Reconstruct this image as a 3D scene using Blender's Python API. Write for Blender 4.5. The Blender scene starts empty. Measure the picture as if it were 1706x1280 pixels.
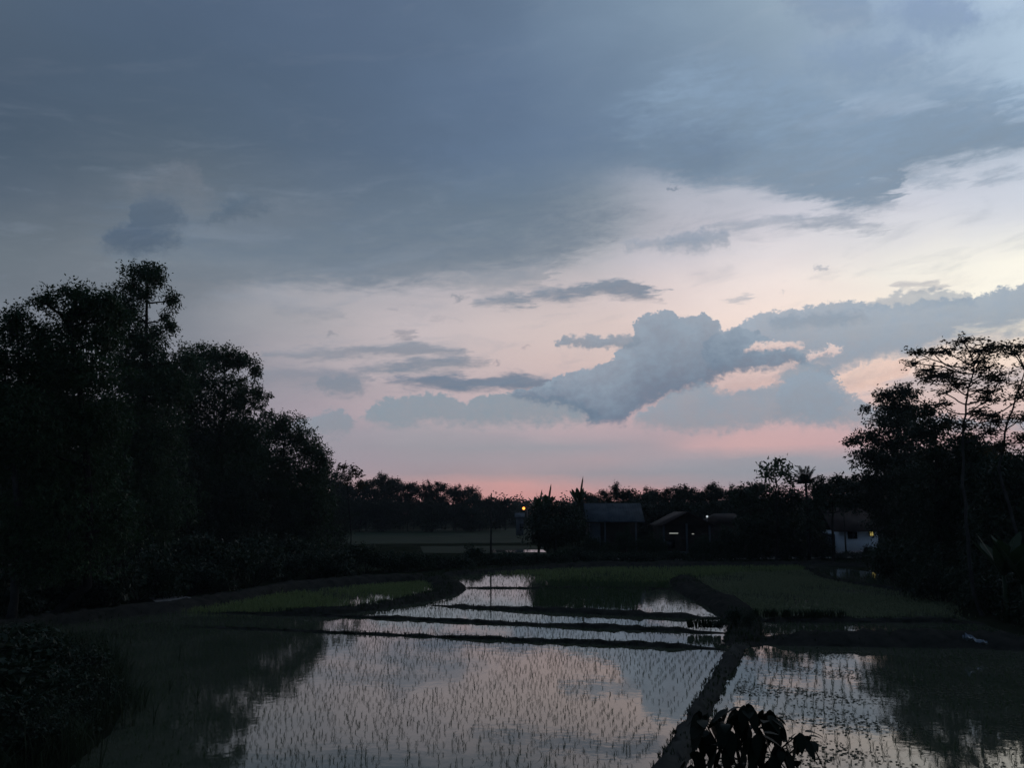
import bpy, math, random
import numpy as np
from mathutils import Vector

# ------------------------------------------------------------------ camera
EYE = 5.5                       # height of the upstairs viewpoint above the paddies
PITCH = math.radians(8.4)
FPX, CX, CY = 1420.0, 853.0, 640.0
SC = bpy.context.scene
COL = SC.collection
cam_data = bpy.data.cameras.new('camera')
cam_data.sensor_width = 36.0
cam_data.lens = FPX / 1706.0 * 36.0
cam_data.clip_start = 0.1
cam_data.clip_end = 6000.0
cam = bpy.data.objects.new('camera', cam_data)
COL.objects.link(cam)
cam.location = (0, 0, EYE)
cam.rotation_euler = (math.radians(90) + PITCH, 0, 0)
SC.camera = cam
SC.view_settings.view_transform = 'Standard'
SC.view_settings.look = 'None'
SC.view_settings.gamma = 1.0
SC.view_settings.exposure = 0.0
SC.view_settings.use_curve_mapping = False
SC.render.engine = 'CYCLES'
SC.cycles.use_denoising = True
SC.cycles.max_bounces = 6
SC.cycles.diffuse_bounces = 2
SC.cycles.glossy_bounces = 3
SC.cycles.transmission_bounces = 2
SC.cycles.transparent_max_bounces = 4

CP, SP = math.cos(PITCH), math.sin(PITCH)


def ray(px, py):
    x = (px - CX) / FPX
    y = (CY - py) / FPX
    return (x, CP - y * SP, SP + y * CP)


def at(px, py, Y):
    """point on the line of sight at ground distance Y"""
    d = ray(px, py)
    k = Y / d[1]
    return (d[0] * k, Y, EYE + d[2] * k)


def gp(px, py, z=0.0):
    d = ray(px, py)
    k = (z - EYE) / d[2]
    return (d[0] * k, d[1] * k)


def azel(px, py):
    d = ray(px, py)
    return (math.degrees(math.atan2(d[0], d[1])), math.degrees(math.atan2(d[2], math.hypot(d[0], d[1]))))


def unazel(az, el):
    a, e = math.radians(az), math.radians(el)
    d = (math.sin(a) * math.cos(e), math.cos(a) * math.cos(e), math.sin(e))
    f = d[1] * CP + d[2] * SP
    u = -d[1] * SP + d[2] * CP
    return (CX + FPX * d[0] / f, CY - FPX * u / f)


def lin(c):
    return tuple((v / 255.0 / 12.92) if v <= 10.3 else ((v / 255.0 + 0.055) / 1.055) ** 2.4 for v in c)


# ------------------------------------------------------------------ sky (world, by compass direction and height)
world = bpy.data.worlds.new('World')
world.use_nodes = True
WT = world.node_tree
WT.nodes.clear()
world.cycles.sampling_method = 'MANUAL'
world.cycles.sample_map_resolution = 512


class NB:
    def __init__(s, tree):
        s.t = tree

    def node(s, typ, **kw):
        n = s.t.nodes.new(typ)
        for k, v in kw.items():
            setattr(n, k, v)
        return n

    def put(s, sock, v):
        if isinstance(v, bpy.types.NodeSocket):
            s.t.links.new(v, sock)
        elif v is not None:
            sock.default_value = v

    def m(s, op, a, b=None, c=None, clamp=False):
        n = s.node('ShaderNodeMath', operation=op, use_clamp=clamp)
        s.put(n.inputs[0], a)
        s.put(n.inputs[1], b)
        s.put(n.inputs[2], c)
        return n.outputs[0]

    def sm(s, v, lo, hi, interp='SMOOTHSTEP'):
        n = s.node('ShaderNodeMapRange', interpolation_type=interp)
        s.put(n.inputs[0], v)
        n.inputs[1].default_value = lo
        n.inputs[2].default_value = hi
        return n.outputs[0]

    def mix(s, f, a, b, blend='MIX'):
        n = s.node('ShaderNodeMix', data_type='RGBA', blend_type=blend)
        s.put(n.inputs[0], f)
        s.put(n.inputs[6], a if isinstance(a, bpy.types.NodeSocket) else (*a, 1))
        s.put(n.inputs[7], b if isinstance(b, bpy.types.NodeSocket) else (*b, 1))
        return n.outputs[2]

    def xyz(s, x, y, z=0.0):
        n = s.node('ShaderNodeCombineXYZ')
        s.put(n.inputs[0], x)
        s.put(n.inputs[1], y)
        s.put(n.inputs[2], z)
        return n.outputs[0]

    def sep(s, v):
        n = s.node('ShaderNodeSeparateXYZ')
        s.put(n.inputs[0], v)
        return n.outputs

    def sepc(s, v):
        n = s.node('ShaderNodeSeparateColor')
        s.put(n.inputs[0], v)
        return n.outputs

    def noise(s, vec, scale=1.0, detail=4.0, rough=0.55, dist=0.0, dim='3D'):
        n = s.node('ShaderNodeTexNoise', noise_dimensions=dim)
        s.put(n.inputs['Vector'], vec)
        n.inputs['Scale'].default_value = scale
        n.inputs['Detail'].default_value = detail
        n.inputs['Roughness'].default_value = rough
        n.inputs['Distortion'].default_value = dist
        return n

    def ramp(s, f, stops, interp='LINEAR'):
        n = s.node('ShaderNodeValToRGB')
        cr = n.color_ramp
        cr.interpolation = interp
        els = cr.elements
        while len(els) > 1:
            els.remove(els[-1])
        els[0].position = min(max(stops[0][0], 0), 1)
        els[0].color = (*stops[0][1], 1)
        for p, c in stops[1:]:
            e = els.new(min(max(p, 0), 1))
            e.color = (*c, 1)
        s.put(n.inputs[0], f)
        return n.outputs[0]


AZR = 37.0          # the described part of the sky spans +-AZR degrees
ELR = 40.0

SKY_X = [0, 150, 300, 450, 600, 750, 850, 1000, 1100, 1200, 1300, 1400, 1500, 1600, 1706]
SKY_ROWS = [
    (-60, {0: (84, 100, 120), 300: (82, 100, 124), 600: (88, 106, 132), 850: (98, 118, 142), 1100: (125, 146, 168), 1300: (150, 170, 188), 1500: (150, 172, 198), 1706: (180, 200, 220)}),
    (0, {0: (82, 98, 117), 300: (80, 98, 121), 600: (88, 106, 131), 850: (100, 120, 144), 1100: (126, 147, 169), 1300: (150, 170, 188), 1500: (150, 171, 195), 1706: (178, 198, 217)}),
    (70, {0: (77, 94, 113), 300: (79, 97, 119), 600: (88, 107, 131), 850: (100, 120, 145), 1100: (124, 145, 167), 1300: (148, 168, 187), 1500: (155, 175, 197), 1706: (172, 194, 215)}),
    (150, {0: (75, 91, 110), 300: (79, 96, 116), 600: (87, 106, 130), 850: (97, 117, 143), 1100: (118, 139, 162), 1300: (134, 154, 176), 1500: (150, 170, 192), 1706: (170, 192, 213)}),
    (250, {0: (77, 93, 110), 300: (83, 99, 115), 600: (89, 107, 129), 850: (95, 115, 140), 1100: (116, 137, 160), 1300: (135, 154, 172), 1500: (165, 180, 198), 1706: (192, 203, 218)}),
    (330, {0: (86, 100, 116), 300: (102, 114, 126), 600: (97, 113, 131), 850: (108, 125, 142), 1000: (135, 147, 160), 1100: (172, 176, 188), 1300: (202, 203, 214), 1500: (206, 208, 219), 1706: (205, 210, 221)}),
    (375, {0: (98, 110, 122), 300: (112, 122, 132), 600: (106, 121, 137), 850: (116, 132, 147), 1000: (150, 158, 168), 1100: (180, 180, 190), 1300: (208, 206, 215), 1500: (218, 218, 224), 1706: (220, 222, 226)}),
    (420, {0: (106, 117, 127), 300: (116, 126, 136), 600: (118, 131, 144), 850: (140, 151, 162), 1000: (178, 180, 188), 1100: (196, 193, 202), 1300: (226, 220, 222), 1500: (228, 227, 225), 1600: (250, 245, 234), 1706: (255, 252, 238)}),
    (475, {0: (110, 119, 129), 300: (120, 128, 138), 450: (158, 160, 168), 700: (178, 175, 182), 900: (190, 182, 186), 1100: (222, 209, 209), 1300: (244, 230, 224), 1500: (255, 250, 236), 1706: (255, 252, 240)}),
    (530, {0: (112, 120, 130), 300: (128, 134, 144), 450: (156, 157, 164), 700: (198, 188, 191), 900: (210, 196, 194), 1050: (222, 204, 200), 1300: (246, 226, 216), 1500: (252, 238, 222), 1706: (255, 246, 228)}),
    (590, {300: (132, 136, 146), 450: (162, 158, 166), 700: (198, 186, 188), 900: (210, 191, 188), 1050: (218, 196, 190), 1300: (236, 210, 202), 1500: (240, 216, 204), 1706: (250, 228, 208)}),
    (640, {300: (134, 136, 146), 450: (150, 148, 158), 700: (186, 173, 178), 900: (204, 183, 183), 1100: (206, 182, 180), 1250: (218, 189, 184), 1450: (236, 206, 194), 1706: (238, 210, 198)}),
    (690, {300: (140, 138, 148), 500: (166, 156, 166), 700: (190, 172, 177), 900: (196, 176, 179), 1050: (196, 172, 176), 1300: (200, 177, 180), 1500: (205, 182, 182), 1706: (215, 190, 185)}),
    (725, {300: (140, 138, 148), 500: (160, 154, 165), 700: (163, 159, 167), 850: (168, 160, 168), 950: (185, 167, 173), 1050: (176, 162, 170), 1250: (208, 172, 173), 1400: (204, 170, 172), 1706: (205, 172, 172)}),
    (745, {300: (140, 138, 148), 500: (158, 152, 162), 700: (158, 155, 163), 900: (157, 157, 165), 1050: (162, 157, 166), 1150: (198, 168, 171), 1250: (208, 172, 172), 1400: (200, 167, 170), 1706: (200, 170, 172)}),
    (768, {300: (142, 138, 147), 550: (160, 150, 160), 700: (163, 154, 162), 900: (168, 157, 164), 1000: (174, 158, 164), 1100: (165, 158, 166), 1300: (150, 156, 166), 1500: (150, 156, 166), 1706: (155, 158, 166)}),
    (790, {300: (144, 138, 146), 600: (168, 152, 160), 700: (165, 151, 158), 850: (172, 155, 160), 1000: (158, 153, 161), 1200: (152, 154, 163), 1706: (155, 155, 164)}),
    (808, {300: (150, 140, 146), 600: (176, 154, 159), 700: (188, 155, 157), 850: (212, 163, 160), 1000: (186, 157, 160), 1200: (168, 155, 162), 1706: (165, 154, 162)}),
    (830, {300: (160, 140, 144), 600: (190, 150, 152), 850: (216, 156, 152), 1000: (210, 154, 152), 1200: (196, 154, 157), 1706: (185, 152, 156)}),
    (852, {300: (150, 130, 136), 600: (176, 140, 142), 850: (196, 146, 144), 1000: (190, 144, 144), 1706: (170, 142, 146)}),
]


def sky_sample(px, py):
    ys = [r[0] for r in SKY_ROWS]

    def row(r):
        xs = sorted(r[1])
        return np.array([np.interp(px, xs, [lin(r[1][x])[k] for x in xs]) for k in range(3)])
    if py <= ys[0]:
        return row(SKY_ROWS[0])
    if py >= ys[-1]:
        return row(SKY_ROWS[-1])
    for i in range(len(ys) - 1):
        if ys[i] <= py <= ys[i + 1]:
            f = (py - ys[i]) / (ys[i + 1] - ys[i])
            return row(SKY_ROWS[i]) * (1 - f) + row(SKY_ROWS[i + 1]) * f


def group(name, ins, outs):
    g = bpy.data.node_groups.new(name, 'ShaderNodeTree')
    for n, ty in ins:
        g.interface.new_socket(n, in_out='INPUT', socket_type=ty)
    for n, ty in outs:
        g.interface.new_socket(n, in_out='OUTPUT', socket_type=ty)
    b = NB(g)
    gi, go = b.node('NodeGroupInput'), b.node('NodeGroupOutput')
    return g, b, gi.outputs, go.inputs


nb = NB(WT)
tc = nb.node('ShaderNodeTexCoord')
dx, dy, dz = nb.sep(tc.outputs['Generated'])[0:3]
DEG = 180 / math.pi
AZ = nb.m('MULTIPLY', nb.m('ARCTAN2', dx, dy), DEG)
EL = nb.m('MULTIPLY', nb.m('ARCSINE', dz), DEG)
# three kinds of cloud raggedness: broad soft drift, puffy billows, long wisps
nz_soft = nb.noise(nb.xyz(nb.m('MULTIPLY', AZ, 0.10), nb.m('MULTIPLY', EL, 0.26)), 1.0, 5, 0.55, 0.3)
nz_puff = nb.noise(nb.xyz(AZ, EL, 3.3), 0.62, 6, 0.6, 0.15)
nz_wisp = nb.noise(nb.xyz(nb.m('MULTIPLY', AZ, 0.22), nb.m('MULTIPLY', EL, 0.95), 7.7), 1.0, 6, 0.58, 0.6)


def warped(nz, ax, ey):
    r, g, b = nb.sepc(nz.outputs['Color'])[0:3]
    return (nb.m('ADD', AZ, nb.m('MULTIPLY', nb.m('SUBTRACT', r, 0.5), ax)),
            nb.m('ADD', EL, nb.m('MULTIPLY', nb.m('SUBTRACT', g, 0.5), ey)), b)


nz_fine = nb.noise(nb.xyz(AZ, nb.m('MULTIPLY', EL, 1.25), 5.1), 1.9, 8, 0.66, 0.2)
fr, fg, fb = nb.sepc(nz_fine.outputs['Color'])[0:3]


def ragged(w, ax, ey):
    return (nb.m('ADD', w[0], nb.m('MULTIPLY', nb.m('SUBTRACT', fr, 0.5), ax)),
            nb.m('ADD', w[1], nb.m('MULTIPLY', nb.m('SUBTRACT', fg, 0.5), ey)),
            nb.m('ADD', nb.m('MULTIPLY', w[2], 0.6), nb.m('MULTIPLY', fb, 0.4)))


WARPS = {
    'soft': ragged(warped(nz_soft, 7.0, 3.0), 1.0, 0.8),
    'puff': ragged(warped(nz_puff, 1.3, 1.1), 1.5, 1.25),
    'wisp': ragged(warped(nz_wisp, 4.0, 1.5), 0.0, 0.0),
}
nz_thread = nb.noise(nb.xyz(nb.m('MULTIPLY', AZ, 0.5), nb.m('MULTIPLY', nb.m('ADD', EL, nb.m('MULTIPLY', AZ, -0.06)), 1.9), 2.2), 1.0, 8, 0.66, 0.35)
tr_, tg_, tb_ = nb.sepc(nz_thread.outputs['Color'])[0:3]
WARPS['wisp'] = (nb.m('ADD', WARPS['wisp'][0], nb.m('MULTIPLY', nb.m('SUBTRACT', tr_, 0.5), 5.0)),
                 nb.m('ADD', WARPS['wisp'][1], nb.m('MULTIPLY', nb.m('SUBTRACT', tg_, 0.5), 1.3)),
                 nb.m('ADD', nb.m('MULTIPLY', WARPS['wisp'][2], 0.3), nb.m('MULTIPLY', tb_, 0.7)))


def unit(az):
    return nb.m('DIVIDE', nb.m('ADD', az, AZR), 2 * AZR, clamp=True)


def after(v, c):
    # evaluated only once the layer below is done (keeps the number of live values small)
    return nb.m('MULTIPLY_ADD', nb.sepc(c)[0], 1e-9, v)


# base field of open sky and high haze
el_rows = [0.0, 0.5, 1.0, 1.6, 2.4, 3.2, 4.1, 5.0, 6.3, 8.0, 10.0, 12.4, 14.6, 16.6, 18.4, 20.5, 23.5, 27.5, 31.5, 34.5]
az_k = np.linspace(-33, 33, 23)
aw, ew, _ = warped(nz_soft, 5.0, 1.6)
EWB = nb.m('ADD', EL, nb.m('MULTIPLY', nb.m('SUBTRACT', nb.sepc(nz_wisp.outputs['Color'])[1], 0.5), 0.9))
EWB = nb.m('ADD', EWB, nb.m('MULTIPLY', nb.m('SUBTRACT', nb.sepc(nz_soft.outputs['Color'])[1], 0.5), nb.sm(EL, 2.0, 16.0, 'LINEAR')))
ub = unit(aw)
sky = None
for j, e in enumerate(el_rows):
    stops = []
    for a in az_k:
        px, py = unazel(a, e)
        stops.append(((a + AZR) / (2 * AZR), tuple(sky_sample(min(max(px, 0), 1706), py))))
    rg, rb, gi, go = group('sky_row', [('az', 'NodeSocketFloat')], [('sky', 'NodeSocketColor')])
    rb.put(go[0], rb.ramp(gi[0], stops))
    gn = nb.node('ShaderNodeGroup')
    gn.node_tree = rg
    nb.put(gn.inputs[0], ub if sky is None else after(ub, sky))
    c = gn.outputs[0]
    if sky is None:
        sky = c
    else:
        sky = nb.mix(nb.sm(EWB, el_rows[j - 1], e, 'LINEAR'), sky, c)
# gentle mottling of the high haze
mott = nb.m('ADD', 0.94, nb.m('MULTIPLY', nz_soft.outputs['Fac'], 0.12))
sky = nb.mix(1.0, sky, nb.xyz(mott, mott, mott), 'MULTIPLY')


WU = {k_: unit(v_[0]) for k_, v_ in WARPS.items()}


def cloud(top, bot, c_top, c_bot, warp='puff', st=0.5, sb=0.8, op=1.0, fade=0.6):
    """a cloud between an upper and a lower outline (outline points -> compass/height), ragged by noise"""
    global sky
    T = [azel(*p) for p in top]
    B = [azel(*p) for p in bot]
    ks = np.unique(np.round([p[0] for p in T] + [p[0] for p in B], 3))
    if len(ks) > 28:
        ks = np.linspace(ks[0], ks[-1], 28)
    lo, hi = min(T[0][0], B[0][0]), max(T[-1][0], B[-1][0])
    stops = []
    first = True
    tt = np.interp(ks, [p[0] for p in T], [p[1] for p in T])
    bb = np.interp(ks, [p[0] for p in B], [p[1] for p in B])

    def nrm(a):
        return (a + AZR) / (2 * AZR)
    # close the outline at both ends unless it leaves the described sky
    if lo > -30:
        stops.append((nrm(lo - fade), ((tt[0] + bb[0]) / 2 / ELR - 0.01, (tt[0] + bb[0]) / 2 / ELR + 0.01, 0.0)))
    for a, t_, b_ in zip(ks, tt, bb):
        stops.append((nrm(a), (t_ / ELR, b_ / ELR, 1.0)))
    if hi < 30:
        stops.append((nrm(hi + fade), ((tt[-1] + bb[-1]) / 2 / ELR - 0.01, (tt[-1] + bb[-1]) / 2 / ELR + 0.01, 0.0)))
    g, q, gi, go = group('cloud', [('az', 'NodeSocketFloat'), ('el', 'NodeSocketFloat'), ('texture', 'NodeSocketFloat'), ('sky', 'NodeSocketColor')], [('sky', 'NodeSocketColor')])
    a_, e_, v_ = gi[0], gi[1], gi[2]
    r, gg, b = q.sepc(q.ramp(a_, stops))[0:3]
    t = q.m('MULTIPLY', r, ELR)
    bo = q.m('MULTIPLY', gg, ELR)
    wd = {'puff': 1.55, 'wisp': 2.4, 'soft': 1.5}[warp]
    mt = q.sm(q.m('SUBTRACT', t, e_), -st * 0.5 * wd, st * 0.5 * wd)
    mb = q.sm(q.m('SUBTRACT', e_, bo), -sb * 0.6 * wd, sb * 0.6 * wd)
    mk = q.m('MULTIPLY', q.m('MULTIPLY', mt, mb), b)
    # thin places: the veil opens where the cloud is weak and its texture is bright
    mk = q.sm(q.m('ADD', mk, q.m('MULTIPLY', q.m('SUBTRACT', v_, 0.5), q.m('MULTIPLY', q.m('MULTIPLY', mk, q.m('SUBTRACT', 1.0, mk)), 5.0))), 0.05, 0.95)
    mk = q.m('MULTIPLY', q.m('MULTIPLY', mk, q.sm(b, 0.0, 0.25)), q.m('MULTIPLY', q.m('ADD', 0.74, q.m('MULTIPLY', v_, 0.44)), op), clamp=True)
    h = q.m('DIVIDE', q.m('SUBTRACT', e_, bo), q.m('MAXIMUM', q.m('SUBTRACT', t, bo), 0.3), clamp=True)
    h = q.m('ADD', h, q.m('MULTIPLY', q.m('SUBTRACT', v_, 0.5), 2.2), clamp=True)
    c_top, c_bot = lin(c_top), lin(c_bot)
    colr = q.mix(h, tuple(v * 0.93 for v in c_bot), tuple(v * 1.05 for v in c_top))
    q.put(go[0], q.mix(mk, gi[3], colr))
    gn = nb.node('ShaderNodeGroup')
    gn.node_tree = g
    w = WARPS[warp]
    nb.put(gn.inputs[0], after(WU[warp], sky))
    nb.put(gn.inputs[1], w[1])
    nb.put(gn.inputs[2], w[2])
    nb.put(gn.inputs[3], sky)
    sky = gn.outputs[0]


# -- upper deck
cloud([(1150, 110), (1300, 118), (1400, 150), (1560, 120), (1660, 138), (1706, 168), (1800, 190)],
      [(1150, 305), (1240, 305), (1320, 318), (1365, 338), (1440, 350), (1485, 338), (1510, 295), (1600, 266), (1706, 246), (1800, 236)],
      (132, 154, 178), (126, 146, 166), 'wisp', 2.6, 0.8, 0.95, 9)
cloud([(760, 240), (900, 220), (1000, 215), (1100, 210), (1180, 220)], [(760, 345), (900, 322), (1000, 306), (1100, 302), (1180, 306)],
      (100, 120, 146), (112, 132, 154), 'soft', 4.0, 1.8, 0.6, 5)
cloud([(1310, -60), (1380, -40), (1440, -20), (1460, 10)], [(1310, 10), (1380, 52), (1440, 40), (1460, 20)], (132, 153, 180), (136, 156, 180), 'puff', 1.6, 1.6, 0.75, 1.5)
cloud([(1460, 20), (1530, -20), (1600, -10), (1640, 30)], [(1460, 34), (1530, 50), (1580, 66), (1640, 40)], (134, 155, 186), (136, 158, 186), 'puff', 1.6, 1.6, 0.8, 1.5)
cloud([(1340, 84), (1420, 72), (1500, 66), (1560, 80)], [(1340, 115), (1420, 140), (1500, 124), (1560, 100)], (132, 153, 180), (136, 158, 182), 'puff', 1.8, 1.8, 0.8, 2)
cloud([(1400, 168), (1480, 160), (1540, 158), (1585, 178)], [(1400, 178), (1480, 188), (1540, 186), (1585, 186)], (160, 178, 198), (156, 174, 196), 'wisp', 0.9, 0.4, 0.7)
for (x_, y_, w_, h_, c_) in [(762, 497, 14, 4, (146, 150, 160)), (551, 555, 10, 3, (142, 146, 156)), (676, 556, 24, 3, (150, 150, 160)), (826, 602, 7, 3, (150, 146, 156)), (875, 581, 8, 2, (170, 160, 168)), (1368, 446, 14, 4, (176, 180, 190)), (1240, 500, 22, 4, (170, 176, 186)), (1120, 314, 14, 3, (120, 134, 152)), (735, 530, 26, 2, (162, 160, 168)),
                             (985, 700, 18, 5, (138, 148, 162)), (1300, 486, 6, 3, (190, 188, 194)), (660, 516, 16, 3, (156, 156, 166)), (1460, 298, 26, 5, (150, 166, 184)), (1140, 404, 30, 6, (150, 160, 176))]:
    cloud([(x_ - w_, y_), (x_ - w_ * 0.3, y_ - h_), (x_ + w_ * 0.5, y_ - h_ * 0.8), (x_ + w_, y_)], [(x_ - w_, y_ + 1), (x_ - w_ * 0.2, y_ + h_), (x_ + w_ * 0.4, y_ + h_ * 0.7), (x_ + w_, y_ + 1)], c_, c_, 'puff' if w_ < 16 else 'wisp', 0.22, 0.25, 0.8, 0.3)
# -- dark middle deck on the left half, its lower edge lit from below
cloud([(230, 350), (450, 345), (600, 350), (760, 350), (900, 340), (1000, 355), (1045, 375)],
      [(230, 474), (380, 470), (470, 474), (600, 478), (690, 474), (760, 462), (840, 452), (910, 446), (980, 420), (1045, 390)],
      (102, 118, 136), (116, 131, 146), 'wisp', 4.5, 1.0, 0.8, 5)
cloud([(60, 430), (180, 440), (300, 432), (420, 450)], [(60, 500), (180, 520), (300, 500), (420, 480)], (112, 121, 131), (118, 126, 136), 'soft', 2.0, 2.0, 0.5, 3)
# darker scraps low on the left
cloud([(212, 380), (222, 345), (250, 322), (285, 330), (310, 352)], [(212, 392), (222, 402), (250, 400), (285, 384), (310, 366)], (84, 101, 120), (88, 104, 122), 'puff', 1.1, 1.8, 0.9, 0.8)
cloud([(178, 388), (200, 372), (235, 376), (270, 388), (300, 396)], [(178, 410), (200, 422), (235, 424), (270, 414), (300, 404)], (84, 100, 119), (90, 105, 122), 'puff', 0.9, 1.2, 0.95, 0.8)
cloud([(335, 372), (365, 345), (400, 330), (435, 338), (460, 345)], [(335, 378), (365, 366), (400, 362), (435, 356), (460, 350)], (88, 105, 123), (92, 108, 125), 'puff', 0.8, 0.8, 0.9, 0.8)
cloud([(220, 290), (300, 276), (330, 278), (345, 310)], [(220, 320), (300, 340), (330, 350), (345, 340)], (120, 126, 137), (116, 124, 134), 'puff', 1.6, 3.0, 0.45, 2)
cloud([(345, 372), (420, 350), (480, 335), (560, 340)], [(345, 392), (420, 386), (480, 376), (560, 360)], (118, 127, 138), (116, 126, 138), 'wisp', 1.5, 1.8, 0.45, 2)
cloud([(150, 438), (300, 428), (420, 436), (470, 446)], [(150, 452), (300, 450), (420, 456), (470, 454)], (130, 138, 146), (126, 134, 144), 'wisp', 0.8, 1.0, 0.5, 2)
# -- streaks of the bright middle band
cloud([(1200, 372), (1280, 366), (1340, 356), (1420, 360), (1490, 374)], [(1200, 380), (1280, 378), (1340, 374), (1420, 380), (1490, 380)], (150, 160, 176), (154, 164, 178), 'wisp', 0.4, 0.5, 0.85)
cloud([(1040, 400), (1110, 396), (1160, 386), (1215, 384)], [(1040, 412), (1110, 414), (1160, 418), (1215, 400)], (146, 157, 174), (152, 162, 176), 'puff', 0.6, 0.9, 0.85)
cloud([(1500, 300), (1560, 292), (1590, 300)], [(1500, 304), (1560, 308), (1590, 306)], (148, 164, 182), (150, 166, 184), 'wisp', 0.5, 0.5, 0.8)
cloud([(1620, 298), (1650, 288), (1690, 294)], [(1620, 304), (1650, 308), (1690, 304)], (148, 164, 182), (150, 166, 184), 'wisp', 0.5, 0.5, 0.8)
cloud([(700, 468), (760, 455), (850, 450), (920, 446)], [(700, 474), (760, 476), (850, 484), (920, 474)], (140, 148, 160), (138, 147, 158), 'wisp', 1.0, 0.8, 0.7)
cloud([(782, 500), (820, 494), (860, 492), (890, 497)], [(782, 506), (820, 509), (860, 510), (890, 504)], (122, 136, 152), (124, 138, 153), 'wisp', 0.35, 0.45, 0.9, 0.8)
cloud([(880, 488), (930, 480), (975, 474), (1000, 464), (1040, 466), (1070, 478), (1092, 492)], [(880, 496), (930, 500), (975, 496), (1000, 492), (1040, 497), (1070, 500), (1092, 498)], (122, 137, 154), (118, 132, 149), 'wisp', 0.4, 0.5, 0.92, 1.0)
cloud([(460, 505), (520, 512), (580, 514)], [(460, 516), (520, 526), (580, 526)], (140, 146, 158), (144, 150, 160), 'wisp', 0.6, 0.8, 0.7)
cloud([(655, 552), (700, 552)], [(655, 559), (700, 559)], (150, 150, 160), (150, 150, 160), 'wisp', 0.3, 0.4, 0.7)
cloud([(1495, 474), (1530, 470), (1565, 476)], [(1495, 482), (1530, 484), (1565, 484)], (180, 180, 186), (180, 180, 186), 'wisp', 0.3, 0.4, 0.75)
cloud([(1440, 502), (1500, 488), (1560, 482), (1620, 488)], [(1440, 514), (1500, 510), (1560, 510), (1620, 512)], (158, 168, 180), (152, 164, 178), 'puff', 0.3, 0.5, 0.7)
# -- evening streaks over the pole
cloud([(440, 580), (520, 578), (600, 580), (640, 572), (690, 566), (750, 576), (775, 588)], [(440, 590), (520, 592), (600, 598), (690, 594), (750, 590), (775, 592)], (140, 146, 158), (134, 142, 155), 'wisp', 0.4, 0.4, 0.9)
cloud([(590, 612), (680, 602), (760, 592), (810, 598)], [(590, 620), (680, 620), (760, 612), (810, 604)], (122, 134, 150), (126, 138, 152), 'wisp', 0.4, 0.5, 0.92)
cloud([(430, 612), (500, 608), (580, 614), (620, 626)], [(430, 634), (500, 640), (580, 650), (620, 646)], (134, 140, 153), (142, 146, 158), 'wisp', 0.6, 1.0, 0.85)
cloud([(530, 628), (570, 624), (600, 634)], [(530, 648), (570, 658), (600, 654)], (128, 138, 152), (132, 142, 155), 'puff', 0.5, 0.6, 0.8)
# -- low cumulus line
cloud([(604, 690), (625, 672), (680, 658), (730, 655), (765, 662), (775, 674), (800, 660), (860, 655), (960, 668), (1000, 690)], [(604, 704), (650, 712), (720, 706), (800, 710), (860, 706), (960, 704), (1000, 702)],
      (136, 150, 162), (148, 156, 166), 'puff', 0.28, 1.0, 0.95)
cloud([(490, 706), (530, 694), (565, 680), (590, 694)], [(490, 722), (530, 726), (565, 722), (590, 714)], (138, 148, 160), (146, 152, 162), 'puff', 0.4, 0.9, 0.9)
cloud([(640, 634), (700, 626), (740, 620), (800, 626), (880, 624), (930, 632)], [(640, 640), (700, 644), (740, 650), (800, 650), (880, 646), (930, 650)], (110, 126, 145), (112, 128, 146), 'wisp', 0.35, 0.4, 0.95)
# -- lower right bank
cloud([(1055, 696), (1110, 660), (1170, 636), (1220, 652), (1275, 650), (1300, 612), (1335, 600), (1385, 612), (1400, 650), (1440, 672), (1500, 690), (1600, 700), (1800, 700)],
      [(1055, 706), (1130, 722), (1200, 716), (1300, 706), (1400, 708), (1500, 715), (1600, 720), (1800, 722)], (144, 156, 169), (154, 158, 168), 'puff', 0.4, 0.9, 0.93)
# -- great cumulus with its tower, and the long bank that runs on from it
cloud([(1180, 560), (1235, 541), (1270, 521), (1340, 512), (1390, 498), (1470, 508), (1540, 502), (1640, 494), (1668, 480), (1690, 478), (1706, 464), (1800, 430)],
      [(1180, 622), (1240, 596), (1300, 590), (1340, 606), (1385, 622), (1440, 604), (1500, 592), (1600, 575), (1706, 566), (1800, 560)],
      (152, 166, 181), (142, 157, 173), 'puff', 0.24, 1.1, 0.93)
cloud([(1600, 545), (1660, 542), (1706, 536), (1800, 530)], [(1600, 548), (1660, 549), (1706, 547), (1800, 546)], (250, 236, 216), (250, 236, 216), 'wisp', 0.4, 0.4, 0.9)
cloud([(1560, 570), (1600, 566), (1650, 560), (1706, 556)], [(1560, 576), (1600, 574), (1650, 572), (1706, 570)], (240, 222, 206), (240, 220, 204), 'wisp', 0.5, 0.5, 0.7)
cloud([(1300, 556), (1400, 548), (1500, 540), (1600, 528)], [(1300, 562), (1400, 556), (1500, 548), (1600, 538)], (172, 178, 186), (168, 175, 184), 'wisp', 0.5, 0.6, 0.55, 2)
cloud([(1290, 530), (1380, 520), (1440, 524)], [(1290, 548), (1380, 544), (1440, 538)], (138, 152, 168), (140, 154, 169), 'puff', 0.5, 0.7, 0.6, 1.5)
cloud([(855, 652), (900, 640), (960, 622), (1015, 604), (1024, 586), (1052, 566), (1056, 542), (1080, 526), (1108, 514), (1122, 518), (1132, 530), (1152, 528), (1172, 521), (1194, 530), (1204, 545), (1230, 545), (1290, 566), (1340, 590)],
      [(855, 664), (900, 670), (960, 678), (988, 704), (1040, 704), (1056, 684), (1100, 664), (1160, 642), (1220, 624), (1290, 612), (1340, 600)],
      (144, 158, 173), (108, 127, 148), 'puff', 0.17, 0.6, 0.97)
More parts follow.
